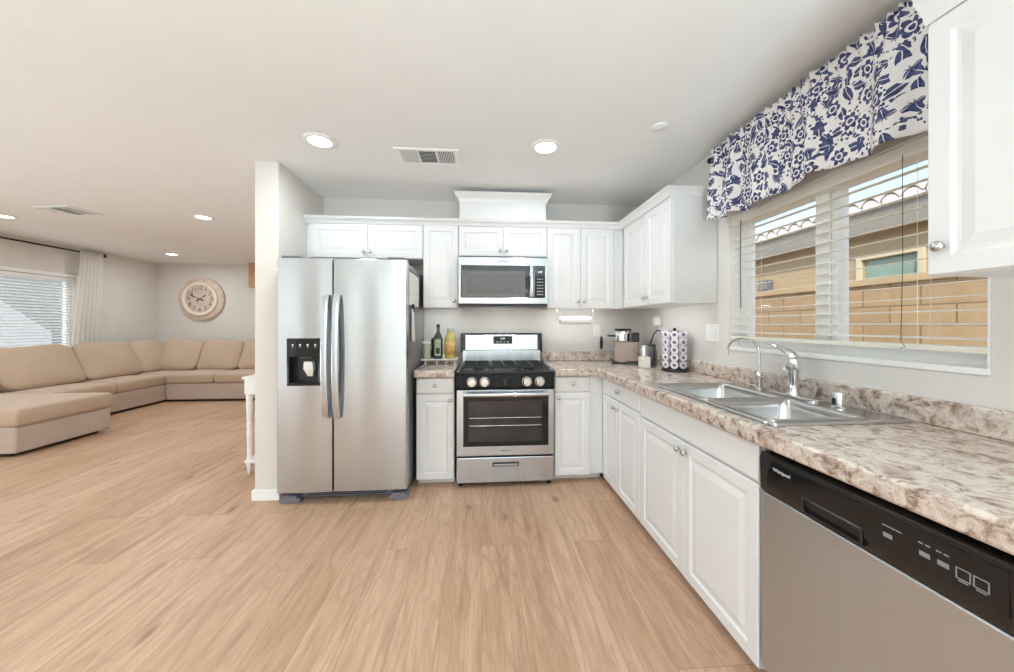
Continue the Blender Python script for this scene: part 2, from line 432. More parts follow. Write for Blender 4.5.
def m_floral():
    """navy block-print flowers, leaves and dots on white cotton; UV in metres"""
    t = NT('navy_floral_cotton'); uv = t.n('UVMap', {'uv_map': 'UVMap'}).outputs[0]
    dn = t.n('TexNoise', Vector=uv, Scale=30.0, Detail=2.0)
    uvd = t.vmath('ADD', uv, t.vmath('MULTIPLY', t.vmath('SUBTRACT', dn.outputs['Color'], (.5,.5,.5)), (.012,.012,0))).outputs[0]
    def cell(scale, off, rndm=.85):
        q = t.vmath('ADD', uvd, (off, off*1.7, 0)).outputs[0]
        v = t.n('TexVoronoi', {'voronoi_dimensions': '2D'}, Vector=q, Scale=scale, Randomness=rndm)
        dv = t.vmath('SUBTRACT', t.vmath('SCALE', q), t.vmath('SCALE', v.outputs['Position']))
        for nd in (dv,):
            for lk in nd.inputs[:2]: lk.links[0].from_node.inputs['Scale'].default_value = 1.0
        s = t.n('SeparateXYZ', Vector=dv); col = t.n('SeparateColor', Color=v.outputs['Color'])
        r = t.math('SQRT', t.math('ADD', t.math('MULTIPLY', s.outputs[0], s.outputs[0]), t.math('MULTIPLY', s.outputs[1], s.outputs[1])))
        th = t.math('ADD', t.math('ARCTAN2', s.outputs[1], s.outputs[0]), t.math('MULTIPLY', col.outputs[0], 6.283))
        return r, th, col
    def lt(a, b): return t.math('LESS_THAN', a, b)
    def gt(a, b): return t.math('GREATER_THAN', a, b)
    def both(a, b): return t.math('MULTIPLY', a, b)
    def either(a, b): return t.math('MAXIMUM', a, b)
    # big flowers
    r, th, col = cell(9.3, 0.0)
    pet = t.math('MULTIPLY_ADD', t.math('ABSOLUTE', t.math('COSINE', t.math('MULTIPLY', th, 3.0))), .014, .021)
    fl = both(lt(r, pet), either(gt(r, .0165), lt(r, .010)))
    halo = both(both(gt(r, .038), lt(r, .045)), gt(t.math('COSINE', t.math('MULTIPLY', th, 14.0)), .0))
    halo = both(halo, gt(col.outputs[1], .45))
    tul = both(lt(r, t.math('ADD', t.math('MULTIPLY_ADD', t.math('COSINE', th), .019, .020), t.math('MULTIPLY', t.math('COSINE', t.math('MULTIPLY', th, 5.0)), .008))), gt(t.math('ABSOLUTE', t.math('SINE', t.math('MULTIPLY', th, 2.5))), .12))
    big = t.n('Mix', {'data_type': 'FLOAT'}); t.set(big.inputs[0], gt(col.outputs[2], .62)); t.set(big.inputs[2], fl); t.set(big.inputs[3], tul)
    mask = either(big.outputs[0], halo)
    away = gt(r, .044)
    # leaf sprays
    r2, th2, c2 = cell(16.5, 3.3)
    x2 = t.math('MULTIPLY', r2, t.math('COSINE', th2)); y2 = t.math('MULTIPLY', r2, t.math('SINE', th2))
    leaf = lt(t.math('ADD', t.math('POWER', t.math('DIVIDE', t.math('ABSOLUTE', x2), .041), 1.6), t.math('POWER', t.math('DIVIDE', t.math('ABSOLUTE', y2), .0180), 1.4)), 1.0)
    vein = gt(t.math('ABSOLUTE', y2), .0013)
    spray = both(lt(r2, t.math('MULTIPLY', t.math('ABSOLUTE', t.math('COSINE', t.math('MULTIPLY', th2, 2.5))), .030)), gt(c2.outputs[1], .6))
    mask = either(mask, both(away, either(both(leaf, vein), spray)))
    # dots
    r3, th3, c3 = cell(40.0, 7.7)
    mask = either(mask, both(both(lt(r3, .0062), gt(c3.outputs[0], .25)), both(away, gt(r2, .032))))
    tone = t.n('TexNoise', Vector=uv, Scale=45.0, Detail=2.0)
    navy = t.ramp(tone.outputs[0], [(.35, srgb(60,64,98)), (.7, srgb(96,104,142))])
    t.P(Base_Color=t.mix(mask, srgb(236,233,233), navy), Roughness=.9, Specular_IOR_Level=.1)
    t.bump(t.n('TexNoise', Vector=uv, Scale=700.0).outputs[0], .15, .002)
    return t.m
M['floral'] = m_floral()
def m_block():
    t = NT('tan_block_wall'); p = t.pos(); s = t.n('SeparateXYZ', Vector=p)
    cv = t.n('CombineXYZ', X=s.outputs[1], Y=s.outputs[2])
    br = t.n('TexBrick', {'offset': .5}, Vector=cv, Color1=srgb(184,156,120), Color2=srgb(172,144,110), Mortar=srgb(118,96,72), Scale=1.0)
    br.inputs['Mortar Size'].default_value = .006; br.inputs['Brick Width'].default_value = .406; br.inputs['Row Height'].default_value = .156
    nz = t.n('TexNoise', Vector=p, Scale=18.0, Detail=4.0)
    t.P(Base_Color=t.mix(t.math('MULTIPLY', nz.outputs[0], .35), br.outputs['Color'], srgb(220,186,136)), Roughness=.95)
    t.bump(t.math('SUBTRACT', nz.outputs[0], br.outputs['Fac']), .4, .01); return t.m
M['block'] = m_block()
def m_liquid(name, c, rough=.08, a=.0):
    t = NT(name); nz = t.n('TexNoise', Vector=t.coord(), Scale=8.0)
    t.P(Base_Color=t.ramp(nz.outputs[0], [(.3, tuple(x*.9 for x in c[:3])), (.7, c)]), Roughness=rough, Specular_IOR_Level=.6, Coat_Weight=.6, Coat_Roughness=.05); return t.m
M['greenbottle'] = m_liquid('dark_green_glass', srgb(40,52,26))
M['yellowjuice'] = m_liquid('golden_liquid', srgb(208,192,112))
M['paleglass'] = m_liquid('greenish_clear_glass', srgb(186,192,172))
def m_oven():
    t = NT('oven_window_glass'); nz = t.n('TexNoise', Vector=t.coord(), Scale=3.0)
    t.P(Base_Color=t.ramp(nz.outputs[0], [(.3, srgb(42,38,38)), (.7, srgb(62,58,58))]), Roughness=.12, Specular_IOR_Level=.6); return t.m
M['ovenglass'] = m_oven()
M['mwglass'] = plain('microwave_mesh_glass', srgb(92,90,90), .18, 0, .05, 30)
M['display'] = emit('clock_display', srgb(200,215,225), .6)
def m_pod():
    t = NT('coffee_pod_lid'); s = t.n('SeparateXYZ', Vector=t.coord())
    r = t.math('SQRT', t.math('ADD', t.math('MULTIPLY', s.outputs[0], s.outputs[0]), t.math('MULTIPLY', s.outputs[2], s.outputs[2])))
    nz = t.n('TexNoise', Vector=t.coord(), Scale=150.0)
    rr = t.math('ADD', r, t.math('MULTIPLY', t.math('SUBTRACT', nz.outputs[0], .5), .006))
    t.P(Base_Color=t.ramp(t.math('MULTIPLY', rr, 40.0), [(.0, srgb(150,120,150)), (.30, srgb(96,70,104)), (.42, srgb(128,100,140)), (.55, srgb(224,214,228)), (.9, srgb(240,236,242))]), Roughness=.35)
    return t.m
M['podlid'] = m_pod()
M['podcup'] = plain('pod_plastic', srgb(236,232,238), .4)
M['label_g'] = plain('pale_green_label', srgb(178,190,160), .6, var=.25, scale=60)
M['label_o'] = plain('orange_green_label', srgb(222,176,104), .6, var=.25, scale=50)
M['cream'] = plain('cream_ceramic', srgb(236,226,212), .4)
M['silverlid'] = plain('silver_lid', (.62,.60,.57,1), .3, 1.0)
M['darkjug'] = plain('dark_grey_jug', srgb(92,90,90), .4, .2)
M['towel'] = m_fabric('white_towel_cloth', srgb(240,238,234), 300, .05)
M['photo'] = plain('white_notepad', srgb(240,238,232), .7, var=.04, scale=20)

# ------------------------------------------------------------------ room shell
struct(MB().slab([XL-.15, XR+.15], [YR-.15, YC+.15], [], -.12, 0).build('floor', M['floor']))
struct(MB().slab([XL-.15, XR+.15], [YR-.15, YC+.15], [], H, H+.15).build('ceiling', M['ceiling']))
WY0, WY1, WZ0, WZ1 = .965, 2.115, 1.11, 1.93           # kitchen window opening
LY0, LY1, LZ0, LZ1 = 3.30, 5.76, .80, 1.955            # living window opening
struct(MB().slab([YR, YK+.15], [0, H], [(WY0, WY1, WZ0, WZ1)], XR, XR+.15, 'yz').build('wall_right', M['wall']))
struct(MB().slab([PX0, XR+.15], [0, H], [], YK, YK+.15, 'xz').build('wall_kitchen', M['wall']))
struct(MB().box(PX0, PX1, PY, YC, 0, H).build('wall_partition', M['wall'], bevel=.006))
struct(MB().slab([XL-.15, PX0], [0, H], [], YC, YC+.15, 'xz').build('wall_clock', M['wall']))
struct(MB().slab([YR, YC], [0, H], [(LY0, LY1, LZ0, LZ1), LEFT], XL-.15, XL, 'yz').build('wall_left', M['wall']))
struct(MB().slab([XL-.15, XR+.15], [0, H], REAR, YR-.15, YR, 'xz').build('wall_rear', M['wall']))
for i, (a, b, c, d) in enumerate(REAR):
    r = sroot('door_%d' % (i+1))  # unseen glass doors, put in for the light behind the viewer
    k = max(1, round((b-a)/1.2))
    fr = MB().slab([a, b], [c+.02, d], [(a+.04+(b-a-.04)*q/k, a+(b-a-.04)*(q+1)/k, c+.07, d-.05) for q in range(k)], YR-.10, YR-.05, 'xz')
    fr.build('door_frame', M['vinyl'], r, .003)
    MB().box(a+.03, b-.03, YR-.078, YR-.072, c+.05, d-.04).build('glass', M['glass'], r)
r = sroot('door_4')  # unseen side door, added for its light
a, b, c, d = LEFT
MB().slab([a, b], [c+.02, d], [(a+.05, (a+b)/2-.03, c+.07, d-.05), ((a+b)/2+.03, b-.05, c+.07, d-.05)], XL-.10, XL-.05, 'yz').build('door_frame', M['vinyl'], r, .003)
MB().box(XL-.078, XL-.072, a+.03, b-.03, c+.05, d-.04).build('glass', M['glass'], r)
BH, BT = .075, .014
def base(name, x0, x1, y0, y1): struct(MB().box(x0, x1, y0, y1, 0, BH).build(name, M['trim'], bevel=.004))
base('baseboard_partition_end', PX0-BT, PX1+BT, PY-BT, PY)
base('baseboard_partition_left', PX0-BT, PX0, PY, YC)
base('baseboard_partition_right', PX1, PX1+BT, PY, YK)
base('baseboard_clock', XL, PX0-BT, YC-BT, YC)
base('baseboard_left', XL, XL+BT, LEFT[1], YC-BT)

# kitchen window
w = sroot('window_1')
fx0, fx1 = XR+.075, XR+.135
MU = 1.545
fr = MB().slab([WY0, WY1], [WZ0, WZ1], [(WY0+.05, MU-.045, WZ0+.055, WZ1-.05), (MU+.045, WY1-.06, WZ0+.055, WZ1-.05)], fx0, fx1, 'yz')
fr.build('window_frame', M['vinyl'], w, .004)
MB().box(fx0-.015, fx0, MU-.02, MU+.045, WZ0+.03, WZ1-.03).build('meeting_stile', M['vinyl'], w, .003)
MB().box(fx0+.03, fx0+.036, WY0+.04, WY1-.05, WZ0+.045, WZ1-.04).build('glass', M['glass'], w)
MB().box(XR-.006, fx0, WY0+.001, WY1-.001, WZ0-.018, WZ0+.004).build('window_sill', M['trim'], w, .003)
rv = MB().box(XR-.003, fx0, WY0+.0005, WY0+.006, WZ0+.004, WZ1).box(XR-.003, fx0, WY1-.006, WY1-.0005, WZ0+.004, WZ1).box(XR-.003, fx0, WY0+.006, WY1-.006, WZ1-.006, WZ1-.0005)
rv.build('reveal', M['trim'], w)
# living-room window
w = sroot('window_2')
lx0, lx1 = XL-.12, XL-.07
nlm = [LY0+.05, 4.15, 4.22, 4.86, 4.93, LY1-.05]
fr = MB().slab([LY0, LY1], [LZ0, LZ1], [(LY0+.05, 4.50, LZ0+.05, LZ1-.05), (4.57, LY1-.06, LZ0+.05, LZ1-.05)], lx0, lx1, 'yz')
fr.build('window_frame', M['vinyl'], w, .004)
MB().box(lx0+.02, lx0+.026, LY0+.04, LY1-.05, LZ0+.04, LZ1-.04).build('glass', M['glass'], w)
cs = MB().slab([LY0-.04, LY1+.05], [LZ0-.05, LZ1+.05], [(LY0, LY1, LZ0, LZ1)], XL+.0005, XL+.016, 'yz')
cs.build('window_casing', M['trim'], w, .003)

# ------------------------------------------------------------------ cabinets
def knob(mb, x, z, y=-.02, r=.0145):
    return mb.lathe([(.006,0),(.0055,.010),(.0065,.012),(r*.85,.014),(r,.018),(r,.021),(r*.8,.025),(r*.3,.0275)], (x, y, z), 18, 'y')
def cabinet(label, loc, rz, wd, dp, z0, z1, fronts, name='wall_cabinet', toe=0, top=True, extra=None):
    """local x along the face, y into the cabinet, z from the floor"""
    r = thing(name, label, 'cabinet', loc, rz)
    b = MB()
    if top:
        b.box(0, wd, 0, dp, z0+toe, z1)
    else:
        b.box(0, .018, 0, dp, z0+toe, z1).box(wd-.018, wd, 0, dp, z0+toe, z1).box(.018, wd-.018, 0, dp, z0+toe, z0+toe+.018)
        b.box(.018, wd-.018, dp-.012, dp, z0+toe+.018, z1).box(.018, wd-.018, 0, .018, z1-.17, z1)
    b.build('body', M['cab'], r, .002)
    if toe:
        MB().box(.002, wd-.002, .07, .085, z0, z0+toe).build('toe_kick', M['cab'], r)
    for f in fronts:
        kind, x0, x1, a, c = f[:5]
        nm = {'raised': 'door', 'drawer': 'drawer_front', 'flat': 'false_front'}[kind]
        d = MB().panel(x0, x1, a, c, .02, 'drawer' if kind == 'flat' else kind).build(nm, M['cab'], r)
        for (kx, kz) in f[5:]:
            knob(MB(), kx, kz).build('knob', M['knob'], d, smooth=40)
    return r
UB, UT = 1.395, 2.125
G = .003
def doors2(w0, w1, z0, z1, kz, mid=None):
    m = (w0+w1)/2 if mid is None else mid
    return [('raised', w0+G, m-G/2, z0+G, z1-G, (m-.028, kz)), ('raised', m+G/2, w1-G, z0+G, z1-G, (m+.028, kz))]
dU = YK-YU-.002
# back wall, uppers
cabinet('shallow white wall cabinet with two doors above the refrigerator', (-1.449, YU, 0), 0, .954, dU, 1.81, UT, doors2(.03, .954, 1.81, 2.10, 1.865, .497))
cabinet('tall narrow white wall cabinet with one door between refrigerator and microwave', (-.494, YU, 0), 0, .299, dU, UB, UT, [('raised', G, .296, UB+G, 2.10, (.262, 1.455))])
cabinet('short white two-door wall cabinet directly over the microwave', (-.194, YU, 0), 0, .764, dU, 1.83, UT, doors2(0, .764, 1.84, 2.10, 1.89))
cabinet('tall white two-door wall cabinet over the paper towel roll', (.571, YU, 0), 0,   .689, dU, UB, UT, doors2(0, .60, UB, 2.10, 1.455))
# right wall, uppers
r90 = -PI/2
cabinet('white two-door corner wall cabinet hung over the coffee machine', (XU, 3.035, 0), r90, .817, XR-XU-.002, UB, UT, doors2(.062, .817, UB, 2.10, 1.455, .472))
cabinet('white wall cabinet nearest the viewer, beyond the window over the dishwasher', (XU, .890, 0), r90, 1.10, XR-XU-.002, 1.385, UT-.01,
        [('raised', .001, .545, 1.388, 2.085, (.034, 1.462)), ('raised', .549, 1.09, 1.388, 2.085, (1.06, 1.462))])
# base cabinets
BT_, DB = .845, .745
cabinet('narrow white base cabinet between refrigerator and stove', (-.500, YF, 0), 0, .292, YK-YF-.003, 0, BT_,
        [('raised', G, .289, .060, .715, (.258, .672)), ('drawer', G, .289, .722, .838, (.146, .785))], 'base_cabinet', .06)
cabinet('narrow white base cabinet to the right of the stove with corner filler', (.577, YF, 0), 0, XF-.577, YK-YF-.003, 0, BT_,
        [('raised', G, .285, .060, .715, (.030, .672)), ('drawer', G, .285, .722, .838, (.146, .785))], 'base_cabinet', .06)
cabinet('white corner base cabinet with one drawer over two doors below the coffee pods', (XF, 2.745, 0), r90, .703, XR-XF-.003, 0, BT_,
        doors2(.067, .701, .060, .715, .66, .342)+[('drawer', .070, .698, .722, .838, (.385, .785))], 'base_cabinet', .06)
cabinet('wide white two-door sink base cabinet with blank front panel', (XF, 2.041, 0), r90, .902, XR-XF-.003, 0, BT_,
        doors2(0, .902, .060, .700, .655)+[('flat', G, .899, .707, .838)], 'base_cabinet', .06, top=False)
cabinet('white base cabinet past the dishwasher, nearest the viewer', (XF, .50, 0), r90, .90, XR-XF-.003, 0, BT_,
        doors2(0, .90, .060, .700, .655)+[('flat', G, .897, .707, .838)], 'base_cabinet', .06)

# crown moulding
CROWN = [(0,0),(.004,0),(.008,.012),(.010,.020),(.022,.036),(.036,.050),(.040,.054),(.040,.066),(.046,.070),(.046,.078),(0,.078)]
def crown(mb, path, z, sc=1.0, prof=CROWN, hs=1.0):
    n = len(path); rings = []
    for i, p in enumerate(path):
        p = Vector(p)
        def nrm(a, b):
            d = (Vector(b)-Vector(a)).normalized(); return Vector((d.y, -d.x))
        if i == 0: m = nrm(path[0], path[1])
        elif i == n-1: m = nrm(path[-2], path[-1])
        else:
            n1, n2 = nrm(path[i-1], path[i]), nrm(path[i], path[i+1])
            m = (n1+n2); m = m/ (m.dot(n1))
        rings.append([(p.x+m.x*o*sc, p.y+m.y*o*sc, z+h*sc*hs) for o, h in prof])
    return mb.rings(rings)
cm = crown(MB(), [(-1.449, YU-.0215), (XU-.0215, YU-.0215), (XU-.0215, 2.216), (XR-.002, 2.216)], 2.098, hs=.66)
tag(cm.build('crown_molding', M['cab'], smooth=30), 'white crown molding running along the tops of the upper cabinets into the corner', 'molding')
cm = crown(MB(), [(XU-.0215, .891), (XU-.0215, -.21)], 2.085)
tag(cm.build('crown_molding', M['cab'], smooth=30), 'white crown molding atop the wall cabinet beside the floral valance', 'molding')
r = thing('cabinet_riser_box', 'raised white box with crown on top of the cabinet over the microwave', 'cabinet', (0, 0, 0))
MB().box(-.185, .56, 3.00, YK-.003, 2.152, 2.32).build('body', M['cab'], r, .002)
crown(MB(), [(-.186, YK-.004), (-.186, 2.999), (.561, 2.999), (.561, YK-.004)], 2.302, .95).build('crown', M['cab'], r, smooth=30)

# ------------------------------------------------------------------ countertops
CT0, CT1 = .847, .905
ct = thing('countertop', 'L-shaped brown granite-look countertop carrying the sink and coffee machine', 'countertop')
SX0, SX1, SY0, SY1 = .985, 1.525, 1.125, 1.935
xs = [.577, .92, XR-.002]; ys = [-.38, 2.695, YK-.002]
c = MB().slab(xs, ys, [(.577, .92, -.38, 2.695), (SX0+.015, SX1-.015, SY0+.015, SY1-.015)], CT0, CT1)
c.build('worktop', M['counter'], ct, .010, smooth=50, seg=3)
bs = MB().slab([.577, XR-.022, XR-.002], [-.38, YK-.022, YK-.002], [(.577, XR-.022, -.38, YK-.022)], CT1+.0005, .995)
bs.build('backsplash', M['counter'], ct, .006, smooth=50)
ct = thing('countertop', 'short granite-look countertop between refrigerator and stove', 'countertop')
MB().box(-.515, -.205, 2.695, YK-.002, CT0, CT1).build('worktop', M['counter'], ct, .010, smooth=50, seg=3)
MB().box(-.515, -.205, YK-.022, YK-.002, CT1+.0005, .995).build('backsplash', M['counter'], ct, .006, smooth=50)

# ------------------------------------------------------------------ sink
sk = thing('kitchen_sink', 'stainless steel double-bowl sink set into the countertop below the window', 'sink')
zr = CT1+.008
BOWLS = [(1.012, 1.365, 1.155, 1.480), (1.012, 1.365, 1.512, 1.895)]
dk = MB().slab([SX0, SX1], [SY0, SY1], BOWLS, CT1+.001, zr)
dk.build('deck', M['sinksteel'], sk, .003, smooth=50, seg=3)
rs = [rrect(SX0+o_, SX1-o_, SY0+o_, SY1-o_, .03, z) for o_, z in ((-.004, CT1+.0008), (-.003, zr+.002), (.002, zr+.0045), (.007, zr+.003), (.009, zr+.0003))]
MB().rings(rs, False, False).build('rolled_edge', M['sinksteel'], sk, smooth=60)
for (a, b, c_, d) in BOWLS:
    rs = []
    for off, rad, z in ((-.013, .022, zr+.0002), (-.012, .022, zr+.006), (-.005, .022, zr+.0085), (.001, .022, zr+.005), (.006, .03, zr-.006), (.010, .04, zr-.03), (.016, .05, .755), (.03, .055, .738), (.06, .05, .732)):
        rs.append(rrect(a+off, b-off, c_+off, d-off, rad, z))
    bw = MB().rings(rs, cap0=False)
    o = bw.build('bowl', M['sinksteel'], sk, smooth=60)
    cx, cy = (a+b)/2, (c_+d)/2
    MB().lathe([(.042,.7325),(.042,.735),(.034,.736),(.030,.733),(.006,.7325)], (cx, cy, 0), 24).build('drain', M['chrome'], o, smooth=40)
# main tap
fx, fy = 1.456, 1.535
f = thing('kitchen_faucet', 'thick chrome single-lever faucet with raised handle at the back of the sink', 'faucet', (fx, fy, zr))
pl = MB().rings([[(p[0], p[1], .0005) for p in rrect(-.030, .030, -.125, .125, .029, 0)], [(p[0], p[1], .008) for p in rrect(-.030, .030, -.125, .125, .029, 0)], [(p[0], p[1], .012) for p in rrect(-.025, .025, -.12, .12, .024, 0)]])
pl.build('base_plate', M['chrome'], f, smooth=40)
MB().lathe([(.028,.012),(.026,.02),(.0235,.03),(.022,.115),(.025,.120),(.027,.124),(.0275,.160),(.024,.178),(.014,.186)], (0,0,0), 28).build('body', M['chrome'], f, smooth=40)
MB().tube([(-.010,-.005,.138), (-.034,-.021,.150), (-.062,-.040,.150), (-.080,-.052,.138)], [.018,.0175,.0165,.016], 16).build('spout', M['chrome'], f, smooth=40)
lv = MB(); rings = []
for (x, y, z, a, b) in ((.008,-.004,.166,.021,.020), (.004,.004,.190,.021,.020), (-.004,.022,.208,.019,.014), (-.012,.052,.226,.013,.008), (-.020,.088,.240,.009,.005), (-.026,.122,.246,.008,.004), (-.029,.134,.247,.004,.002)):
    rings.append([(x+a*math.cos(t*PI/8), y-b*.5*math.sin(t*PI/8), z+b*math.sin(t*PI/8)) for t in range(16)])
lv.rings(rings).build('lever', M['chrome'], f, smooth=60)
# drinking-water tap
g = thing('drinking_water_faucet', 'slim gooseneck drinking-water faucet left of the main faucet', 'faucet', (1.455, 1.735, zr+.0006))
MB().lathe([(.022,0),(.022,.004),(.013,.010),(.012,.055),(.015,.060),(.015,.080),(.011,.086),(.006,.092)], (0,0,0), 24).build('body', M['nickel'], g, smooth=40)
pts = [(0,0,.08), (0,0,.14), (0,0,.19)]
for i in range(13):
    a = PI*i/12; pts.append((-.020*(1-math.cos(a)), .090*(1-math.cos(a)), .195+.068*math.sin(a)))
pts += [(-.040,.180,.165)]
MB().tube(pts, .0062, 12).build('spout', M['nickel'], g, smooth=60)
MB().tube([(0,-.01,.068), (-.004,-.032,.070), (-.006,-.050,.074)], [.008,.007,.009], 12).build('lever', M['nickel'], g, smooth=50)
# air gap
g = thing('air_gap_cap', 'short cylindrical chrome air gap cap at the right end of the sink', 'sink fitting', (1.432, 1.305, zr))
MB().lathe([(.026,0),(.026,.006),(.021,.010),(.021,.060),(.019,.066),(.006,.068)], (0,0,0), 28).build('cap', M['chrome'], g, smooth=40)
MB().box(-.0225, -.0195, -.007, .007, .018, .044).build('vent_slot', M['black'], g)

# ------------------------------------------------------------------ refrigerator (local origin at its front left floor corner)
FX0, FX1, FY = -1.405, -.527, 2.52
F = thing('refrigerator', 'stainless side-by-side refrigerator with ice and water dispenser next to the partition', 'refrigerator', (FX0, FY, 0))
fw = FX1-FX0
MB().box(.004, fw-.004, .075, .785, .055, 1.70).build('cabinet_body', M['fridgeside'], F, .006)
sx = .372
def fdoor(x0, x1, name, cut=None):
    b = MB(); n = 12
    def fy(x):
        t = (x-x0)/(x1-x0); return .004*(2*t-1)**2
    xs = [x0+(x1-x0)*i/n for i in range(n+1)]
    z0, z1 = .085, 1.715
    if cut: xs = sorted(set(xs) | {cut[0], cut[1]})
    xs = [x for x in xs if not cut or x in (cut[0], cut[1]) or min(abs(x-cut[0]), abs(x-cut[1])) > .006]
    zs = [z0, z1] if not cut else [z0, cut[2], cut[3], z1]
    P = {}; V = []; Fc = []
    def v(i, j, k):
        if (i, j, k) not in P:
            P[(i, j, k)] = len(V); V.append((xs[i], fy(xs[i]) if k == 0 else .07, zs[j]))
        return P[(i, j, k)]
    for i in range(len(xs)-1):
        for j in range(len(zs)-1):
            hole = cut and cut[0]-1e-6 <= xs[i] and xs[i+1] <= cut[1]+1e-6 and j == 1
            if not hole: Fc.append((v(i,j,0), v(i+1,j,0), v(i+1,j+1,0), v(i,j+1,0)))
            Fc.append((v(i,j,1), v(i,j+1,1), v(i+1,j+1,1), v(i+1,j,1)))
    J = len(zs)-1; I = len(xs)-1
    for i in range(I):
        Fc.append((v(i,0,0), v(i,0,1), v(i+1,0,1), v(i+1,0,0))); Fc.append((v(i,J,0), v(i+1,J,0), v(i+1,J,1), v(i,J,1)))
    for j in range(J):
        Fc.append((v(0,j,0), v(0,j+1,0), v(0,j+1,1), v(0,j,1))); Fc.append((v(I,j,0), v(I,j,1), v(I,j+1,1), v(I,j+1,0)))
    b.add(V, Fc)
    return b.build(name, M['steel'], F, .006 if not cut else .004, smooth=30)
DX0, DX1, DZ0, DZ1 = .073, .293, .835, 1.152
fd = fdoor(0, sx-.004, 'freezer_door', (DX0, DX1, DZ0, DZ1))
rd = fdoor(sx+.004, fw, 'refrigerator_door')
for x, d in ((sx-.036, fd), (sx+.036, rd)):
    rings = []
    for i in range(15):
        t = i/14; z = .60+.86*t; y = -.018-.040*math.sin(PI*t)**.6
        rings.append([(x+.021*ca, y+sa, z) for ca, sa in ((-1,-.004),(-.75,-.008),(.75,-.008),(1,-.004),(1,.006),(-1,.006))])
    h = MB().rings(rings)
    for z in (.625, 1.435): h.box(x-.010, x+.010, -.03, .006, z-.02, z+.02)
    h.build('handle', M['steel'], d, smooth=40)
# dispenser
dp = MB().slab([DX0-.006, DX1+.006], [DZ0-.006, DZ1+.006], [(DX0+.012, DX1-.012, DZ0+.015, DZ1-.125)], -.006, .010, 'xz').build('dispenser', M['blackgloss'], fd, .004)
q = MB().box(DX0+.002, DX1-.002, .050, .056, DZ0+.002, DZ1-.1).box(DX0+.002, DX0+.010, .004, .05, DZ0+.002, DZ1-.1).box(DX1-.010, DX1-.002, .004, .05, DZ0+.002, DZ1-.1).box(DX0+.002, DX1-.002, .004, .05, DZ0+.002, DZ0+.012).box(DX0+.002, DX1-.002, .004, .05, DZ1-.125, DZ1-.11)
q.build('dispenser_recess', M['black'], fd)
MB().box(.150, .222, -.004, .045, DZ1-.130, DZ1-.086).build('ice_chute', M['greyplastic'], fd, .006)
MB().rings([[(.178,.0,.995),(.234,.0,.995),(.234,.045,.995),(.178,.045,.995)], [(.172,.004,.945),(.240,.004,.945),(.240,.045,.945),(.172,.045,.945)], [(.19,.03,.89),(.225,.03,.89),(.225,.045,.89),(.19,.045,.89)]]).build('dispenser_paddle', M['whiteplastic'], fd, .003)
for i in range(4):
    xx = .108+.050*i
    MB().box(xx-.005, xx+.005, -.0075, -.0055, 1.096, 1.100).lathe([(.007,0),(.007,.0015),(.004,.0016)], (xx, -.006, 1.112), 10, 'y').build('button_print', M['silverink'], fd)
text('Whirlpool', .020, (fw-.085, .0065, 1.655), M['ink'], rd)
# toe grille and feet
MB().box(.02, fw-.02, .085, .12, .018, .075).build('toe_grille', M['greyplastic'], F, .004)
lv = MB()
for k in range(3): lv.box(.17, fw-.16, .083, .086, .030+.014*k, .037+.014*k)
lv.build('grille_slots', M['black'], F)
for x in (.0, fw-.135):
    MB().box(x, x+.135, .035, .13, 0, .034).box(x+.02, x+.115, .03, .1, .034, .052).build('foot_cover', M['greyplastic'], F, .005)
MB().box(.02, .14, .02, .15, 1.7155, 1.733).build('hinge_cover', M['greyplastic'], F, .004)
MB().box(fw-.14, fw-.02, .02, .15, 1.7155, 1.733).build('hinge_cover', M['greyplastic'], F, .004)
# things held on its right side
n = thing('notepad', 'white paper pad stuck high on the right side of the refrigerator', 'notepad', (FX1-.004, 2.80, 1.30))
MB().box(.0005, .006, -.18, .20, .10, .365).build('sheets', M['photo'], n, .001)
MB().box(.0005, .009, -.18, .20, .345, .365).build('binding', M['greyplastic'], n, .001)
n = thing('dish_towel', 'white dish towel hanging from a black clip on the side of the refrigerator', 'towel', (FX1-.003, 2.72, 1.10))
MB().grid(8, 10, lambda u, v: (.010+.006*math.sin(u*14), -.05+.10*u*(.55+.45*(1-v)), .02+.25*v)).build('cloth', M['towel'], n, smooth=60, solid=.004)
MB().box(.001, .020, -.012, .010, .245, .31).build('clip', M['black'], n, .003)

# ------------------------------------------------------------------ stove
T0, T1 = -.190, .566
tw = T1-T0
ST = thing('gas_stove', 'stainless freestanding gas stove with black grates and oven window', 'stove', (T0, 2.69, 0))
MB().box(.003, tw-.003, .035, .60, .045, .872).build('body', M['black'], ST, .004)
# cooktop tray
MB().box(0, tw, -.002, .54, .872, .893).build('cooktop', M['black'], ST, .006)
for cx, cy in ((.17,.15),(.17,.40),(.58,.15),(.58,.40),(.375,.27)):
    MB().lathe([(.048,.8932),(.046,.902),(.030,.904),(.029,.912),(.010,.914)], (cx, cy, 0), 20).build('burner', M['iron'], ST, smooth=40)
for gx0, gx1 in ((.035,.265),(.272,.482),(.489,.720)):
    gr = MB(); z0, z1 = .912, .926
    for x in (gx0, gx1-.012): gr.box(x, x+.012, .03, .51, z0, z1)
    for y in (.03, .265, .498): gr.box(gx0, gx1, y, y+.012, z0, z1)
    m = (gx0+gx1)/2
    gr.box(m-.006, m+.006, .03, .51, z0, z1)
    for y in (.145, .385): gr.box(gx0, gx1, y, y+.010, z0, z1)
    for x in (gx0+.002, gx1-.014):
        for y in (.03, .498): gr.box(x, x+.012, y, y+.012, .8935, z0)
    gr.build('grate', M['iron'], ST, .003)
for x in (.004, tw-.022): MB().box(x, x+.018, .01, .53, .8935, .899).build('side_rail', M['steel'], ST, .002)
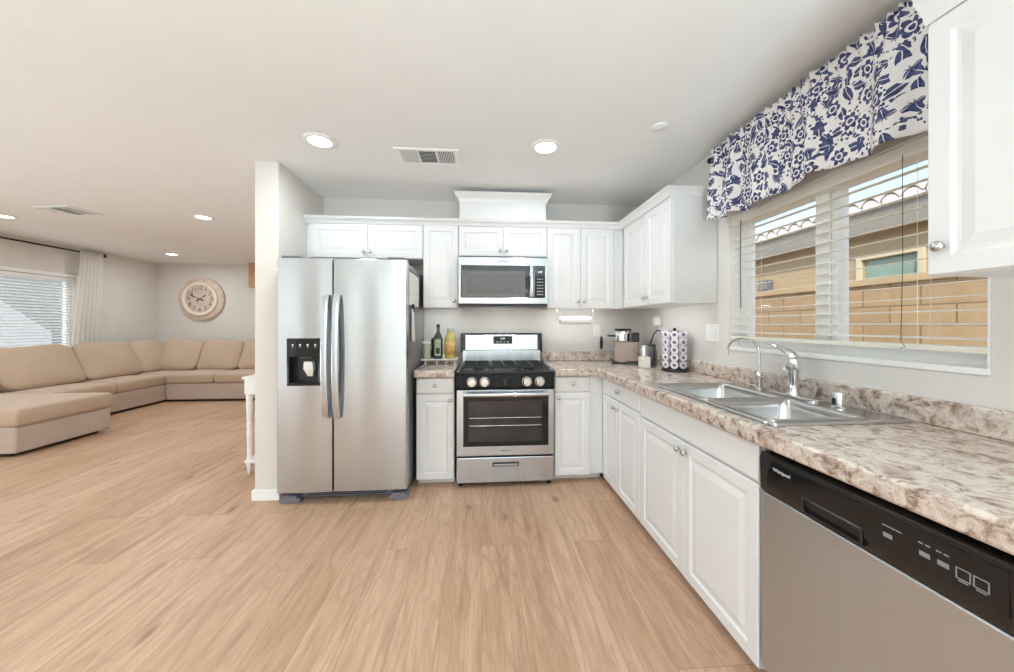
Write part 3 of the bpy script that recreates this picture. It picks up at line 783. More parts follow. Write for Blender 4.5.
# control panel
cp = MB(); cp.rings([[(0,-.012,.757),(tw,-.012,.757),(tw,.034,.757),(0,.034,.757)], [(0,-.020,.775),(tw,-.020,.775),(tw,.034,.775),(0,.034,.775)], [(0,-.006,.8715),(tw,-.006,.8715),(tw,.034,.8715),(0,.034,.8715)]])
cpo = cp.build('control_panel', M['blackmatte'], ST, .004)
def sknob(x, r, mat):
    k = MB().lathe([(r*1.12,0),(r*1.12,.006),(r,.008),(r*.92,.030),(r*.80,.034),(r*.2,.035)], (x, -.0165, .815), 24, 'y')
    k.box(x-.005, x+.005, -.058, -.05, .815-r*.85, .815+r*.85)
    k.build('knob', mat, ST, smooth=40)
for x in (.118, .215, .540, .640): sknob(x, .034, M['knob'])
sknob(.375, .026, M['black'])
# oven door
od = MB().slab([.002, tw-.002], [.245, .752], [(.085, tw-.085, .352, .672)], 0, .034, 'xz').build('oven_door', M['steel'], ST, .004)
MB().slab([.052, tw-.045], [.318, .700], [(.092, tw-.092, .36, .665)], -.003, .003, 'xz').build('window_border', M['blackgloss'], od, .002)
MB().box(.090, tw-.090, .004, .012, .358, .667).build('oven_glass', M['ovenglass'], od)
rk = MB()
for z in (.475, .535): rk.cyl((.10, .003, z), (tw-.10, .003, z), .0022, n=8)
rk.build('oven_rack', M['nickel'], od, smooth=40)
hd = MB(); rings = []
for i in range(17):
    t = i/16; x = .05+(tw-.10)*t; y = -.045-.012*math.sin(PI*t)
    rings.append([(x, y+.010*math.cos(a*PI/5), .722+.016*math.sin(a*PI/5)) for a in range(10)])
hd.rings(rings)
for x in (.06, tw-.08): hd.box(x, x+.02, -.05, .002, .712, .732)
hd.build('handle', M['steel'], od, smooth=50)
text('Whirlpool', .018, (tw/2, -.0010, .282), M['ink'], od)
# drawer
dr = MB().box(.002, tw-.002, 0, .034, .040, .232).build('storage_drawer', M['steel'], ST, .004)
MB().slab([.275, .480], [.163, .195], [(.285, .470, .168, .183)], -.006, .002, 'xz').build('handle', M['black'], dr, .003)
for x in (.03, tw-.03):
    for y in (.06, .55): MB().lathe([(.020,0),(.020,.012),(.012,.016),(.012,.046)], (x, y, 0), 14).build('foot', M['black'], ST, smooth=40)
# backguard
MB().box(.02, tw-.02, .515, .60, .893, 1.02).build('riser', M['steel'], ST, .004)
MB().rings([[(0,.525,1.0),(tw,.525,1.0),(tw,.605,1.0),(0,.605,1.0)], [(0,.545,1.175),(tw,.545,1.175),(tw,.605,1.175),(0,.605,1.175)]]).build('backguard', M['black'], ST, .008, smooth=40)
MB().rings([[(.045,.522,1.022),(tw-.045,.522,1.022),(tw-.045,.53,1.022),(.045,.53,1.022)], [(.045,.537,1.160),(tw-.045,.537,1.160),(tw-.045,.548,1.160),(.045,.548,1.160)]]).build('backguard_face', M['steel'], ST, .002)
MB().rings([[(.300,.5225,1.078),(.475,.5225,1.078),(.475,.535,1.078),(.300,.535,1.078)], [(.300,.531,1.148),(.475,.531,1.148),(.475,.54,1.148),(.300,.54,1.148)]]).build('clock_panel', M['blackgloss'], ST)
tilt = math.atan2(.015, .138)
text('1:49', .024, (.385, .525, 1.124), M['display'], ST, (PI/2-tilt,0,0), 'clock_digits')
ic = MB()
for i in range(4): ic.box(.330+.032*i, .346+.032*i, .5215, .524, 1.092, 1.098)
ic.build('touch_marks', M['silverink'], ST)

# ------------------------------------------------------------------ microwave
MW = thing('microwave', 'stainless over-the-range microwave hung above the stove', 'microwave', (-.190, 2.93, 0))
mw = .750
MB().box(.004, mw-.004, .02, YK-2.93-.004, 1.415, 1.826).build('body', M['black'], MW, .004)
md = MB().slab([0, mw], [1.428, 1.818], [(.022, mw-.022, 1.480, 1.748)], 0, .02, 'xz').build('door', M['steel'], MW, .003)
MB().box(.020, mw-.020, .004, .018, 1.478, 1.750).build('door_glass', M['blackgloss'], md)
MB().slab([.030, .560], [1.484, 1.704], [(.072, .520, 1.510, 1.668)], .001, .005, 'xz').build('window_border', M['midgrey'], md)
MB().box(.070, .522, .0035, .006, 1.508, 1.670).build('window_screen', M['mwglass'], md)
hd = MB(); rings = []
for i in range(13):
    t = i/12; z = 1.487+.257*t; y = -.022-.022*math.sin(PI*t)
    rings.append([(.614+a*.019, y+b, z) for a, b in ((-1,0),(-.6,-.006),(.6,-.006),(1,0),(1,.008),(-1,.008))])
hd.rings(rings)
for z in (1.497, 1.734): hd.box(.604, .624, -.026, .008, z-.008, z+.008)
hd.build('handle', M['steel'], md, smooth=40)
text('1:49', .022, (.685, .002, 1.697), M['display'], md, name='clock_digits')
ic = MB()
for j in range(6):
    for i in range(3): ic.box(.660+.020*i, .672+.020*i, .0028, .0045, 1.505+.026*j, 1.511+.026*j)
ic.build('keypad_marks', M['silverink'], md)
text('Whirlpool', .024, (mw/2, -.0008, 1.785), M['ink'], md)
gr = MB().rings([[(.0,.004,1.410),(mw,.004,1.410),(mw,.09,1.400),(0,.09,1.400)], [(.0,.002,1.427),(mw,.002,1.427),(mw,.09,1.427),(0,.09,1.427)]])
gr.build('vent_lip', M['black'], MW, .004)

# ------------------------------------------------------------------ dishwasher
DW = thing('dishwasher', 'stainless dishwasher with black control panel under the worktop nearest the viewer', 'dishwasher', (XF, 1.130, 0), r90)
dw = .605
MB().box(.004, dw-.004, .012, .55, .05, .842).build('tub', M['black'], DW)
MB().box(.002, dw-.002, -.020, .012, .09, .690).build('door', M['steeldw'], DW, .006)
pr = [(-.020,.692),(-.024,.700),(-.027,.800),(-.022,.820),(.012,.826),(.012,.692)]
pc = MB().rings([[(x, y, z) for y, z in pr] for x in (.002, dw-.002)]).build('control_panel', M['blackdw'], DW, .004, smooth=35)
MB().box(.035, dw-.035, -.0290, -.024, .722, .806).build('touch_strip', M['blackgloss'], pc, .002)
MB().slab([.165, .330], [.700, .745], [(.172, .323, .708, .738)], -.034, -.022, 'xz').build('handle_pocket', M['blackdw'], pc, .004)
text('Whirlpool', .015, (.062, -.0296, .783), M['silverink'], pc, align='LEFT')
pm_ = MB()
for x, w_ in ((.372,.014),(.388,.010),(.400,.010)): pm_.box(x, x+w_, -.0300, -.0288, .780, .783)
pm_.box(.374, .392, -.0300, -.0288, .755, .765).build('cycle_button', M['dimprint'], pc)
for xs_ in ((.440, .452), (.470, .482)):
    pm_ = MB()
    for x in xs_: pm_.box(x, x+.008, -.0300, -.0288, .780, .783)
    pm_.box(xs_[0]+.002, xs_[0]+.020, -.0300, -.0288, .755, .765).build('option_button', M['dimprint'], pc)
for x in (.500,.525): MB().slab([x, x+.022], [.748,.770], [(x+.002, x+.020, .750, .768)], -.0300, -.0288, 'xz').box(x+.004, x+.018, -.0300, -.0288, .7435, .746).build('start_button', M['dimprint'], pc)
MB().box(.004, dw-.004, .06, .075, 0, .085).build('toe_panel', M['black'], DW)

# ------------------------------------------------------------------ ceiling fixtures
LAMPS = [((-1.02, 2.30), 'recessed ceiling light above the refrigerator end of the kitchen'),
         ((.42, 2.27), 'recessed ceiling light between the air vent and the smoke detector'),
         ((-3.0, 4.02), 'recessed ceiling light nearest the partition over the living room'),
         ((-5.08, 6.15), 'recessed ceiling light close to the wall with the clock'),
         ((-5.10, 4.13), 'recessed ceiling light cut by the photo edge near the living room vent'),
         ((-1.02, -.20), 'recessed ceiling light behind the viewer over the open kitchen floor'),
         ((.10, -.60), 'recessed ceiling light behind the viewer near the dishwasher'),
         ((-3.0, 6.15), 'recessed ceiling light hidden behind the partition over the sofa'),
         ((-3.0, 1.9), 'recessed ceiling light over the walkway beside the kitchen'),
         ((-5.10, 1.9), 'recessed ceiling light over the far end of the chaise')]
first = None
for (x, y), lab in LAMPS:
    if first is None:
        t = thing('recessed_ceiling_light', lab, 'ceiling light', (x, y, H), group='recessed downlights'); first = t
        MB().lathe([(.096,-.001),(.096,-.006),(.090,-.010),(.070,-.011),(.066,-.006),(.066,-.001)], (0,0,0), 36).build('trim_ring', M['trim'], t, smooth=40)
        MB().lathe([(.066,-.0015),(.0655,-.006),(.05,-.0075),(.01,-.008)], (0,0,0), 36).build('lens', M['lens'], t, smooth=40)
    else: t = dup(first, (x, y, H), lab)
    ld = bpy.data.lights.new('downlight_lamp', 'AREA'); ld.shape = 'DISK'; ld.size = .13; ld.energy = LAMP_W*(1.2 if x < -2.5 else 1); ld.color = (.87, .95, 1); ld.spread = math.radians(175)
    lo = bpy.data.objects.new('downlight_lamp', ld); COL.objects.link(lo); lo.location = (x, y, H-.014); lo.parent = None
def vent(loc, wx, wy, label, secs, rz=0):
    v = thing('ceiling_air_vent', label, 'air vent', loc, rz)
    holes = [(-wx/2+a, -wx/2+b, -wy/2+.028, wy/2-.028) for a, b in secs]
    MB().slab([-wx/2, wx/2], [-wy/2, wy/2], holes, -.010, -.001).build('frame', M['trim'], v, .003)
    MB().box(-wx/2+.02, wx/2-.02, -wy/2+.02, wy/2-.02, -.002, -.0006).build('duct_backing', M['ink'], v)
    lv = MB()
    for k, (x0, x1, y0, y1) in enumerate(holes):
        n = 9
        for i in range(n):
            if k == 1:
                yy = y0+(y1-y0)*(i+.5)/n; lv.add([(x0,yy-.006,-.0095),(x1,yy-.006,-.0095),(x1,yy+.004,-.003),(x0,yy+.004,-.003)], [(0,1,2,3)])
            else:
                s = 1 if k == 0 else -1
                xx = x0+(x1-x0)*(i+.5)/n; lv.add([(xx-.005*s,y0,-.0095),(xx-.005*s,y1,-.0095),(xx+.003*s,y1,-.003),(xx+.003*s,y0,-.003)], [(0,1,2,3)])
    lv.build('louvers', M['trim'], v, solid=.0012, fix=False)
    return v
vent((-.365, 2.46, H), .43, .23, 'white rectangular air vent in the kitchen ceiling between two lights', [(.035,.145),(.160,.270),(.285,.395)])
vent((-4.22, 3.90, H), .42, .30, 'white air vent in the living room ceiling', [(.035,.140),(.155,.265),(.280,.385)], math.radians(-8))
d = thing('smoke_detector', 'small flat white ceiling disc near the valance', 'smoke detector', (1.05, 1.99, H))
MB().lathe([(.045,-.0005),(.045,-.006),(.040,-.009),(.01,-.010)], (0,0,0), 28).build('cover', M['trim'], d, smooth=40)
MB().lathe([(.008,-.0101),(.008,-.012),(.003,-.0125)], (0,0,0), 12).build('button', M['whiteplastic'], d, smooth=40)

# ------------------------------------------------------------------ kitchen blind, valance
bl = thing('window_blind', 'cream horizontal blind in the kitchen window over the sink', 'blind', (XR+.036, WY0, 0))
bw = WY1-WY0
MB().box(-.030, .026, .012, bw-.012, 1.872, 1.922).build('headrail', M['blind'], bl, .003)
sl = MB(); zz = 1.205; ns = 0
while zz < 1.865:
    rings = []
    for y in (.012, bw-.012):
        rings.append([(-.021, y, zz-.0030), (.021, y, zz+.0010), (.021, y, zz+.0030), (-.021, y, zz-.0010)])
    sl.rings(rings); zz += .0475
sl.build('slats', M['blind'], bl, smooth=50)
MB().box(-.026, .026, .012, bw-.012, 1.158, 1.180).build('bottom_rail', M['blind'], bl, .004)
lc = MB()
for y in (.19, .575, .96):
    lc = MB()
    for x in (-.0265, .0265): lc.cyl((x, y, 1.17), (x, y, 1.88), .0010, n=6)
    lc.build('ladder_cord', M['blind'], bl)
MB().tube([(-.034,1.045,1.885), (-.036,1.046,1.6), (-.034,1.045,1.35)], .0035, 8).build('tilt_wand', M['greyplastic'], bl)
MB().tube([(-.033,.23,1.885), (-.034,.228,1.5), (-.033,.235,1.19), (-.033,.222,1.168), (-.033,.24,1.162)], .0012, 6).build('lift_cord', M['ink'], bl)

rd_ = thing('curtain_rod', 'black curtain rod with ball end carrying the floral valance', 'curtain rod', (1.495, 0, 2.325))
MB().cyl((0, .905, 0), (0, 2.185, 0), .0095, n=14).build('rod', M['rod'], rd_, smooth=50)
MB().lathe([(.010,0),(.016,.006),(.020,.018),(.016,.030),(.004,.036)], (0,0,0), 16, 'y').build('finial', M['rod'], rd_, smooth=50).location = (0, 2.205, 0)
for y in (.92, 2.178): MB().cyl((0, y, 0), (XR-1.495-.001, y, 0), .006, n=10).build('bracket', M['rod'], rd_)
vl = MB(); NU, NV = 330, 26
VY0, VY1 = .905, 2.14
import random as _r
ph = [(_r.uniform(0, 6.28), _r.uniform(.8, 1.2)) for _ in range(6)]
def wave(y):
    return math.sin(y*27+1.5*math.sin(y*5+ph[0][0]))*.65+.35*math.sin(y*47+ph[1][0]+1.4*math.sin(y*8))
def val(u, v):
    y = VY1-(VY1-VY0)*u
    z = 1.905+(2.366-1.905)*v
    rz = 2.325
    d = abs(z-rz)
    amp = .004+.032*min(1, d/.25)**.8
    hi = math.sin(y*150+ph[2][0]+1.5*math.sin(y*23))+.5*math.sin(y*97+ph[4][0])
    amph = .0055*max(0, 1-d/.20)+(.004 if z > rz else 0)
    x = 1.468-.004*(1-v)-amp*wave(y)-amph*hi
    dz = (1-v)**2*(.008*math.sin(y*9.5+ph[3][0])+.007*wave(y+.03))+(.005*hi*(.5+.5*math.sin(y*17)) if v > .985 else 0)
    if u < .012: x += (1-u/.012)*.02
    return (min(x, 1.478), y+.012*(1-v)*math.cos(y*27), z+dz)
vl.grid(NU, NV, val)
vo = vl.build('valance', M['floral'], smooth=180, fix=False)
me = vo.data; uvl = me.uv_layers.new(name='UVMap')
for lp in me.loops:
    i, j = lp.vertex_index % (NU+1), lp.vertex_index//(NU+1)
    uvl.data[lp.index].uv = ((VY1-VY0)*1.25*i/NU, .47*j/NV)
sm = vo.modifiers.new('thickness', 'SOLIDIFY'); sm.thickness = .0015
tag(vo, 'gathered white valance with navy floral print over the kitchen window', 'curtain')

# ------------------------------------------------------------------ living-room blind, curtain, rod
bl = thing('window_blind', 'white horizontal blind in the living room window behind the sofa', 'blind', (XL-.03, LY0, 0))
bw = LY1-LY0
MB().box(-.025, .025, .015, bw-.015, LZ1-.055, LZ1-.004).build('headrail', M['vinyl'], bl, .003)
sl = MB(); zz = LZ0+.05
ta = math.radians(24)
while zz < LZ1-.06:
    rings = []
    for y in (.015, bw-.015):
        rings.append([(.024*k*math.cos(ta)+o*math.sin(ta)*.0, y, zz+.024*k*math.sin(ta)+o) for k, o in ((-1,.0012),(0,.003),(1,.0012),(1,-.0012),(0,.0006),(-1,-.0012))])
    sl.rings(rings); zz += .0415
sl.build('slats', M['vinyl'], bl, smooth=50)
MB().box(-.022, .022, .015, bw-.015, LZ0+.012, LZ0+.034).build('bottom_rail', M['vinyl'], bl, .004)
lc = MB()
for y in (.35, 1.0, 1.65, bw-.18): MB().cyl((.024, y, LZ0+.03), (.024, y, LZ1-.05), .0012, n=6).build('ladder_cord', M['vinyl'], bl)
rr = thing('curtain_rod', 'long black curtain rod above the living room window', 'curtain rod', (XL+.084, 0, 2.355))
MB().cyl((0, 3.0, 0), (0, 6.045, 0), .012, n=14).build('rod', M['rod'], rr, smooth=50)
MB().lathe([(.012,0),(.024,.008),(.031,.028),(.024,.048),(.006,.056)], (0,0,0), 18, 'y').build('finial', M['rod'], rr, smooth=50).location = (0, 6.10, 0)
for y in (3.1, 6.03): MB().cyl((0, y, 0), (-.083, y, 0), .007, n=10).build('bracket', M['rod'], rr)
cu = MB()
def cur(u, v):
    y0 = 5.695-.115*(1-v)**1.2; y1 = 6.005+.025*(1-v); zc = .03+2.345*v; off = .068+.060*max(0, min(1, (zc-1.0)/1.3))
    y = y0+(y1-y0)*u; amp = .010+.014*(1-v)
    return (XL+off+amp*math.sin(u*2*PI*6.2+.6*math.sin(3*v+u*4))+.006*math.sin(u*40), y, .03+2.345*v)
cu.grid(110, 24, cur)
tag(cu.build('sheer_curtain', M['sheer'], smooth=180, solid=.001, fix=False), 'sheer white curtain panel gathered at the end of the living room rod', 'curtain')

# ------------------------------------------------------------------ sectional sofa
SO = thing('sectional_sofa', 'large beige fabric sectional sofa with chaise around the living room corner', 'sofa', (-5.4, 6.3, 0))
ox, oy = -5.4, 6.3
def sp(x, y): return (x-ox, y-oy)
def sbox(mb, x0, x1, y0, y1, z0, z1): return mb.box(x0-ox, x1-ox, y0-oy, y1-oy, z0, z1)
sbox(MB(), -6.01, -5.10, 4.48, 6.985, .035, .285).build('left_base', M['sofabase'], SO, .018, smooth=40, seg=3)
sbox(MB(), -5.105, -2.90, 6.06, 6.985, .035, .295).build('right_base', M['sofabase'], SO, .018, smooth=40, seg=3)
sbox(MB(), -6.01, -4.365, 3.615, 4.47, .035, .29).build('chaise_base', M['sofabase'], SO, .018, smooth=40, seg=3)
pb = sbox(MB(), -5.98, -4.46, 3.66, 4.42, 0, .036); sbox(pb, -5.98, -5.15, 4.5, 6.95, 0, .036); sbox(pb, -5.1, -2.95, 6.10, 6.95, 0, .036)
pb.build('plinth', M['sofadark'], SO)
sbox(MB(), -6.01, -5.80, 3.615, 6.985, .285, .70).build('left_back_frame', M['sofabase'], SO, .03, smooth=40, seg=3)
sbox(MB(), -5.79, -2.90, 6.76, 6.985, .295, .70).build('right_back_frame', M['sofabase'], SO, .03, smooth=40, seg=3)
sbox(MB(), -2.89, -2.68, 6.03, 6.985, .035, .62).build('arm', M['sofabase'], SO, .03, smooth=40, seg=3)
def seat(x0, x1, y0, y1, z0, z1, nm='seat_cushion'):
    mb = MB(); n = 10; r = .038
    prof = [(r, z0), (r*.3, z0+r*.3), (0, z0+r), (0, z1-r*1.3), (r*.18, z1-r*.55), (r*.5, z1-r*.2), (r, z1-.004)]
    rs = [[(px_-ox, py_-oy, z) for px_, py_, _z in rrect(x0+o, x1-o, y0+o, y1-o, .03, 0, 4)] for o, z in prof]
    rs += [[(px_-ox, py_-oy, z1+.010*math.sin(PI/2*min(1, (o-r)/.2))) for px_, py_, _z in rrect(x0+o, x1-o, y0+o, y1-o, .03, 0, 4)] for o in (.07, .12, .18, .24)]
    mb.rings(rs).build(nm, M['sofa'], SO, smooth=70)
seat(-5.82, -4.335, 3.60, 4.475, .285, .462, 'chaise_cushion')
seat(-5.82, -5.085, 4.48, 5.285, .283, .452)
seat(-5.82, -5.095, 5.29, 6.045, .283, .452)
seat(-5.82, -5.02, 6.05, 6.80, .283, .452)
seat(-5.07, -4.37, 6.04, 6.80, .300, .463)
seat(-4.36, -3.66, 6.04, 6.80, .300, .463)
seat(-3.65, -2.92, 6.04, 6.80, .300, .463)
def back(cx, cy, wd, ang, lean=20, h=.57, th=.24, sd=0):
    rg = random.Random(sd); a, b, c = rg.uniform(0,6), rg.uniform(0,6), rg.uniform(-.05,.05)
    def bl_(q):
        z = q.z; w = 1-.02*z
        x = q.x*w+.02*math.sin(3*z+a)
        y = q.y*(1.0-.35*z)*(.42+.58*(1-abs(q.x)**3)*(1-.5*z*z))+.06*math.sin(4*q.x+a)*math.cos(3*z+b)
        return Vector((x+c*z, y, z+.03*math.sin(3*q.x+b)*(1 if z > 0 else 0)+.02*q.x*q.x*max(0, z)))
    rot = Matrix.Rotation(ang, 3, 'Z') @ Matrix.Rotation(math.radians(-lean), 3, 'X')
    MB().pillow((cx-ox, cy-oy, .44+h/2*.94), (wd, th, h), 6, 18, rot, bl_).build('back_cushion', M['sofa'], SO, smooth=80)
A90 = PI/2
for i, (cy, wd) in enumerate(((4.03,.86),(4.93,.86),(5.77,.82),(6.47,.62))): back(-5.68, cy, wd, A90, sd=i+1)
for i, (cx, wd) in enumerate(((-5.36,.70),(-4.66,.69),(-3.97,.69),(-3.28,.69))): back(cx, 6.66, wd, 0, sd=i+11)

# ------------------------------------------------------------------ wall clock
CKX, CKZ, CKR = -5.305, 1.742, .405
ck = thing('wall_clock', 'large round cream wall clock with weathered frame above the sofa', 'clock', (CKX, YC, CKZ))
MB().lathe([(CKR,.001),(CKR+.004,.02),(CKR,.045),(CKR-.03,.062),(CKR-.09,.068),(CKR-.095,.060)], (0,0,0), 64, 'y').build('frame', M['clockwood'], ck, smooth=35)
MB().lathe([(.318,.068),(.318,.088),(.308,.098),(.275,.098),(.262,.090),(.258,.073)], (0,0,0), 64, 'y').build('rim', M['clockrim'], ck, smooth=35)
dl = MB().lathe([(.262,.0682),(.262,.076),(.258,.0765),(.001,.077)], (0,0,0), 48, 'y').build('dial', M['clockface'], ck, smooth=35)
for h in range(1, 13):
    a = PI/2-h*PI/6
    text(str(h), .108, (.205*math.cos(a), -.0775, .205*math.sin(a)), M['ink'], dl, name='numeral')
def hand(ang, L, wdt, y):
    pr = [(-.07,-.008),(-.05,-.018),(-.03,-.006),(0,-.006),(L*.55,-wdt*.4),(L*.72,-wdt),(L*.86,-wdt*.4),(L,0),(L*.86,wdt*.4),(L*.72,wdt),(L*.55,wdt*.4),(0,.006),(-.03,.006),(-.05,.018),(-.07,.008)]
    c, s_ = math.cos(ang), math.sin(ang)
    return MB().rings([[(u*c-v*s_, yy, u*s_+v*c) for u, v in pr] for yy in (y, y-.002)])
hand(PI/2-1.82*PI/6, .135, .016, -.079).build('hour_hand', M['black'], ck)
hand(PI/2-49*PI/30, .195, .014, -.083).build('minute_hand', M['black'], ck)
MB().lathe([(.012,.077),(.012,.088),(.004,.090)], (0,0,0), 14, 'y').build('center_pin', M['black'], ck)

wb = thing('wooden_wall_box', 'tan wooden box high on the clock wall, just peeking past the partition', 'wall shelf', (-4.31, YC, 1.96))
MB().box(-.045, .45, -.20, -.001, 0, .44).build('case', M['oak'], wb, .004)
MB().box(-.030, .435, -.206, -.201, .02, .42).build('front_panel', M['oak'], wb, .003)

# ------------------------------------------------------------------ white console table behind the partition
tb = thing('console_table', 'white console table with turned legs standing behind the partition', 'table', (-1.965, 3.06, 0))
MB().box(-.012, .335, -.015, .90, .800, .822).build('table_top', M['whiteplastic'], tb, .004)
ap = MB().slab([.0, .33], [.0, .885], [(.02, .31, .02, .865)], .672, .7995)
ap.build('apron', M['whiteplastic'], tb, .003)
MB().box(.0, .33, .0, .885, .098, .122).build('lower_shelf', M['whiteplastic'], tb, .003)
LEG = [(.010,0),(.013,.01),(.017,.06),(.020,.09),(.020,.135),(.017,.16),(.018,.25),(.021,.36),(.016,.385),(.022,.392),(.022,.402),(.016,.41),(.024,.42),(.016,.435),(.020,.46),(.024,.56),(.025,.64),(.025,.672)]
for x in (.026, .304):
    for y in (.026, .859): MB().lathe(LEG, (x, y, 0), 20).build('leg', M['whiteplastic'], tb, smooth=40)

# ------------------------------------------------------------------ plates, switches, small items
def outlet(label, loc, rz, nm='wall_outlet', gang=1):
    o = thing(nm, label, 'outlet' if nm == 'wall_outlet' else 'switch', loc, rz)
    wd = .036*gang
    MB().box(-wd, wd, -.006, -.0006, -.058, .058).build('plate', M['whiteplastic'], o, .003)
    if nm == 'wall_outlet':
        for z in (-.022, .022):
            k = MB().box(-.016, .016, -.009, -.0055, z-.014, z+.014).build('socket', M['trim'], o, .003)
            MB().box(-.007, -.005, -.0096, -.0088, z-.004, z+.006).box(.005, .007, -.0096, -.0088, z-.004, z+.006).build('slots', M['ink'], k)
    else:
        for g_ in range(gang):
            x = -wd+.036+.072*g_
            if gang > 1: x = (-.024, .024)[g_]
            MB().box(x-.016, x+.016, -.010, -.0055, -.034, .034).build('rocker', M['trim'], o, .003)
    return o
outlet('white wall outlet on the back wall beside the paper towel roll', (1.122, YK, 1.195), 0)
outlet('white wall outlet behind the coffee pods with an adapter plugged in', (XR, 2.96, 1.235), r90)
outlet('white double switch plate between the corner cabinet and the window', (XR, 2.262, 1.196), r90, 'light_switch', 2)
ad = thing('plug_adapter', 'white plug-in adapter in the outlet behind the coffee pods', 'adapter', (XR-.010, 2.955, 1.265))
MB().box(-.045, -.001, -.028, .028, -.02, .055).build('housing', M['whiteplastic'], ad, .006)
MB().box(-.047, -.0452, -.010, .010, .01, .03).build('socket_face', M['trim'], ad, .002)
pc_ = MB().tube([(XR-.02, 2.925, 1.200), (XR-.05, 2.92, 1.205), (XR-.075, 2.93, 1.17), (XR-.10, 2.95, 1.08), (XR-.075, 3.03, .99), (XR-.065, 3.06, .93), (XR-.07, 3.09, .913), (1.498, 3.13, .912)], .0062, 8)
tag(pc_.build('power_cord', M['black'], smooth=60), 'black power cord running from the wall outlet down to the coffee machine', 'cord')

# paper towels
pt = thing('paper_towel_holder', 'wire paper towel holder fixed beneath the wall cabinet', 'paper towel holder', (.85, 3.13, UB))
MB().tube([(-.165,0,-.0005), (-.165,0,-.06), (-.163,.0,-.098), (-.15,0,-.103), (.15,0,-.103), (.163,0,-.098), (.165,0,-.06), (.165,0,-.0005)], .0032, 8).build('wire', M['nickel'], pt, smooth=60)
MB().box(-.175, -.155, -.02, .02, -.004, -.0008).box(.155, .175, -.02, .02, -.004, -.0008).build('mount', M['nickel'], pt, .001)
pr = thing('paper_towel_roll', 'white roll of paper towels hanging beneath the wall cabinet', 'paper towel', (.85, 3.13, UB-.103))
b = MB(); b.rings([[(x, r*math.cos(a*PI/16), r*math.sin(a*PI/16)) for a in range(32)] for x, r in ((-.14,.012),(-.14,.036),(.14,.036),(.14,.012),(-.14,.012))], False, False)
b.build('roll', M['paper'], pr, smooth=40)
b = MB(); b.rings([[(x, r*math.cos(a*PI/12), r*math.sin(a*PI/12)) for a in range(24)] for x, r in ((-.141,.0095),(-.141,.0118),(.141,.0118),(.141,.0095),(-.141,.0095))], False, False)
b.build('core', M['oak'], pr, smooth=40)

# black utensil on stand
ut = thing('standing_brush', 'small black oval-headed brush standing against the backsplash under the outlet', 'brush', (1.150, 3.285, CT1+.0005))
MB().lathe([(.026,0),(.026,.006),(.008,.010)], (0,0,0), 20).build('base', M['nickel'], ut, smooth=40)
MB().cyl((0,0,.009), (0,.0,.125), .0035, n=10).build('handle', M['paleglass'], ut, smooth=40)
MB().pillow((0,0,.175), (.030,.020,.125), 2.4, 10).build('head', M['black'], ut, smooth=80)

# coffee machine
cf = thing('coffee_machine', 'taupe coffee machine with chrome brewing head in the kitchen corner', 'coffee machine', (1.165, 3.055, CT1+.0005), -.38); cf.scale = (1, 1, 1.06)
MB().box(.020, .225, .0, .215, .018, .186).build('housing', M['taupe'], cf, .008)
MB().box(.0, .25, -.045, .22, 0, .018).build('base_tray', M['black'], cf, .006)
MB().lathe([(.045,.0185),(.045,.022),(.040,.023),(.005,.0235)], (.085,-.005,0), 24).build('drip_grid', M['chrome'], cf, smooth=40)
MB().lathe([(.060,.1865),(.066,.192),(.066,.262),(.062,.272),(.048,.276),(.010,.278)], (.088,.058,0), 32).build('brew_head', M['chrome'], cf, smooth=40)
MB().box(.022, .168, .0, .20, .2785, .294).build('lid', M['black'], cf, .008)
MB().box(.155, .168, .04, .20, .1865, .278).build('head_support', M['taupe'], cf, .004)
MB().rings([[(-.040,.03,.226),(-.040,.05,.226),(-.040,.05,.240),(-.040,.03,.240)], [(.026,.035,.224),(.026,.055,.224),(.026,.055,.242),(.026,.035,.242)]]).build('lever', M['black'], cf, .002)
MB().box(.172, .230, .0, .20, .1865, .262).build('water_tank', M['blackgloss'], cf, .006)
bt = MB()
for x, z in ((.180,.110),(.197,.122),(.197,.098)): bt.lathe([(.005,0),(.005,.002),(.002,.0025)], (x, -.0005, z), 12, 'y')
bt.build('buttons', M['black'], cf)
# jug and canister
jg = thing('insulated_jug', 'dark grey jug behind the cream canister beside the coffee machine', 'jug', (1.425, 2.845, CT1+.0005))
MB().lathe([(.034,0),(.042,.01),(.042,.12),(.036,.150),(.034,.165)], (0,0,0), 28).build('body', M['darkjug'], jg, smooth=40)
MB().lathe([(.0345,.1655),(.0355,.175),(.030,.184),(.008,.187)], (0,0,0), 24).build('lid', M['black'], jg, smooth=40)
MB().tube([(0,-.038,.045), (0,-.055,.06), (0,-.058,.10), (0,-.036,.135)], .005, 8).build('handle', M['black'], jg, smooth=50)
cn = thing('canister', 'small cream square canister with tall silver lid in front of the coffee machine', 'canister', (1.312, 2.735, CT1+.0005))
MB().box(-.036, .036, -.036, .036, 0, .090).build('body', M['cream'], cn, .006, smooth=40)
MB().lathe([(.029,.0905),(.032,.094),(.032,.165),(.028,.172),(.028,.180),(.012,.183)], (-.002,0,0), 28).build('lid', M['silverlid'], cn, smooth=40)
MB().box(-.026, .026, -.0372, -.0362, .022, .070).build('label_panel', M['whiteplastic'], cn, .001)

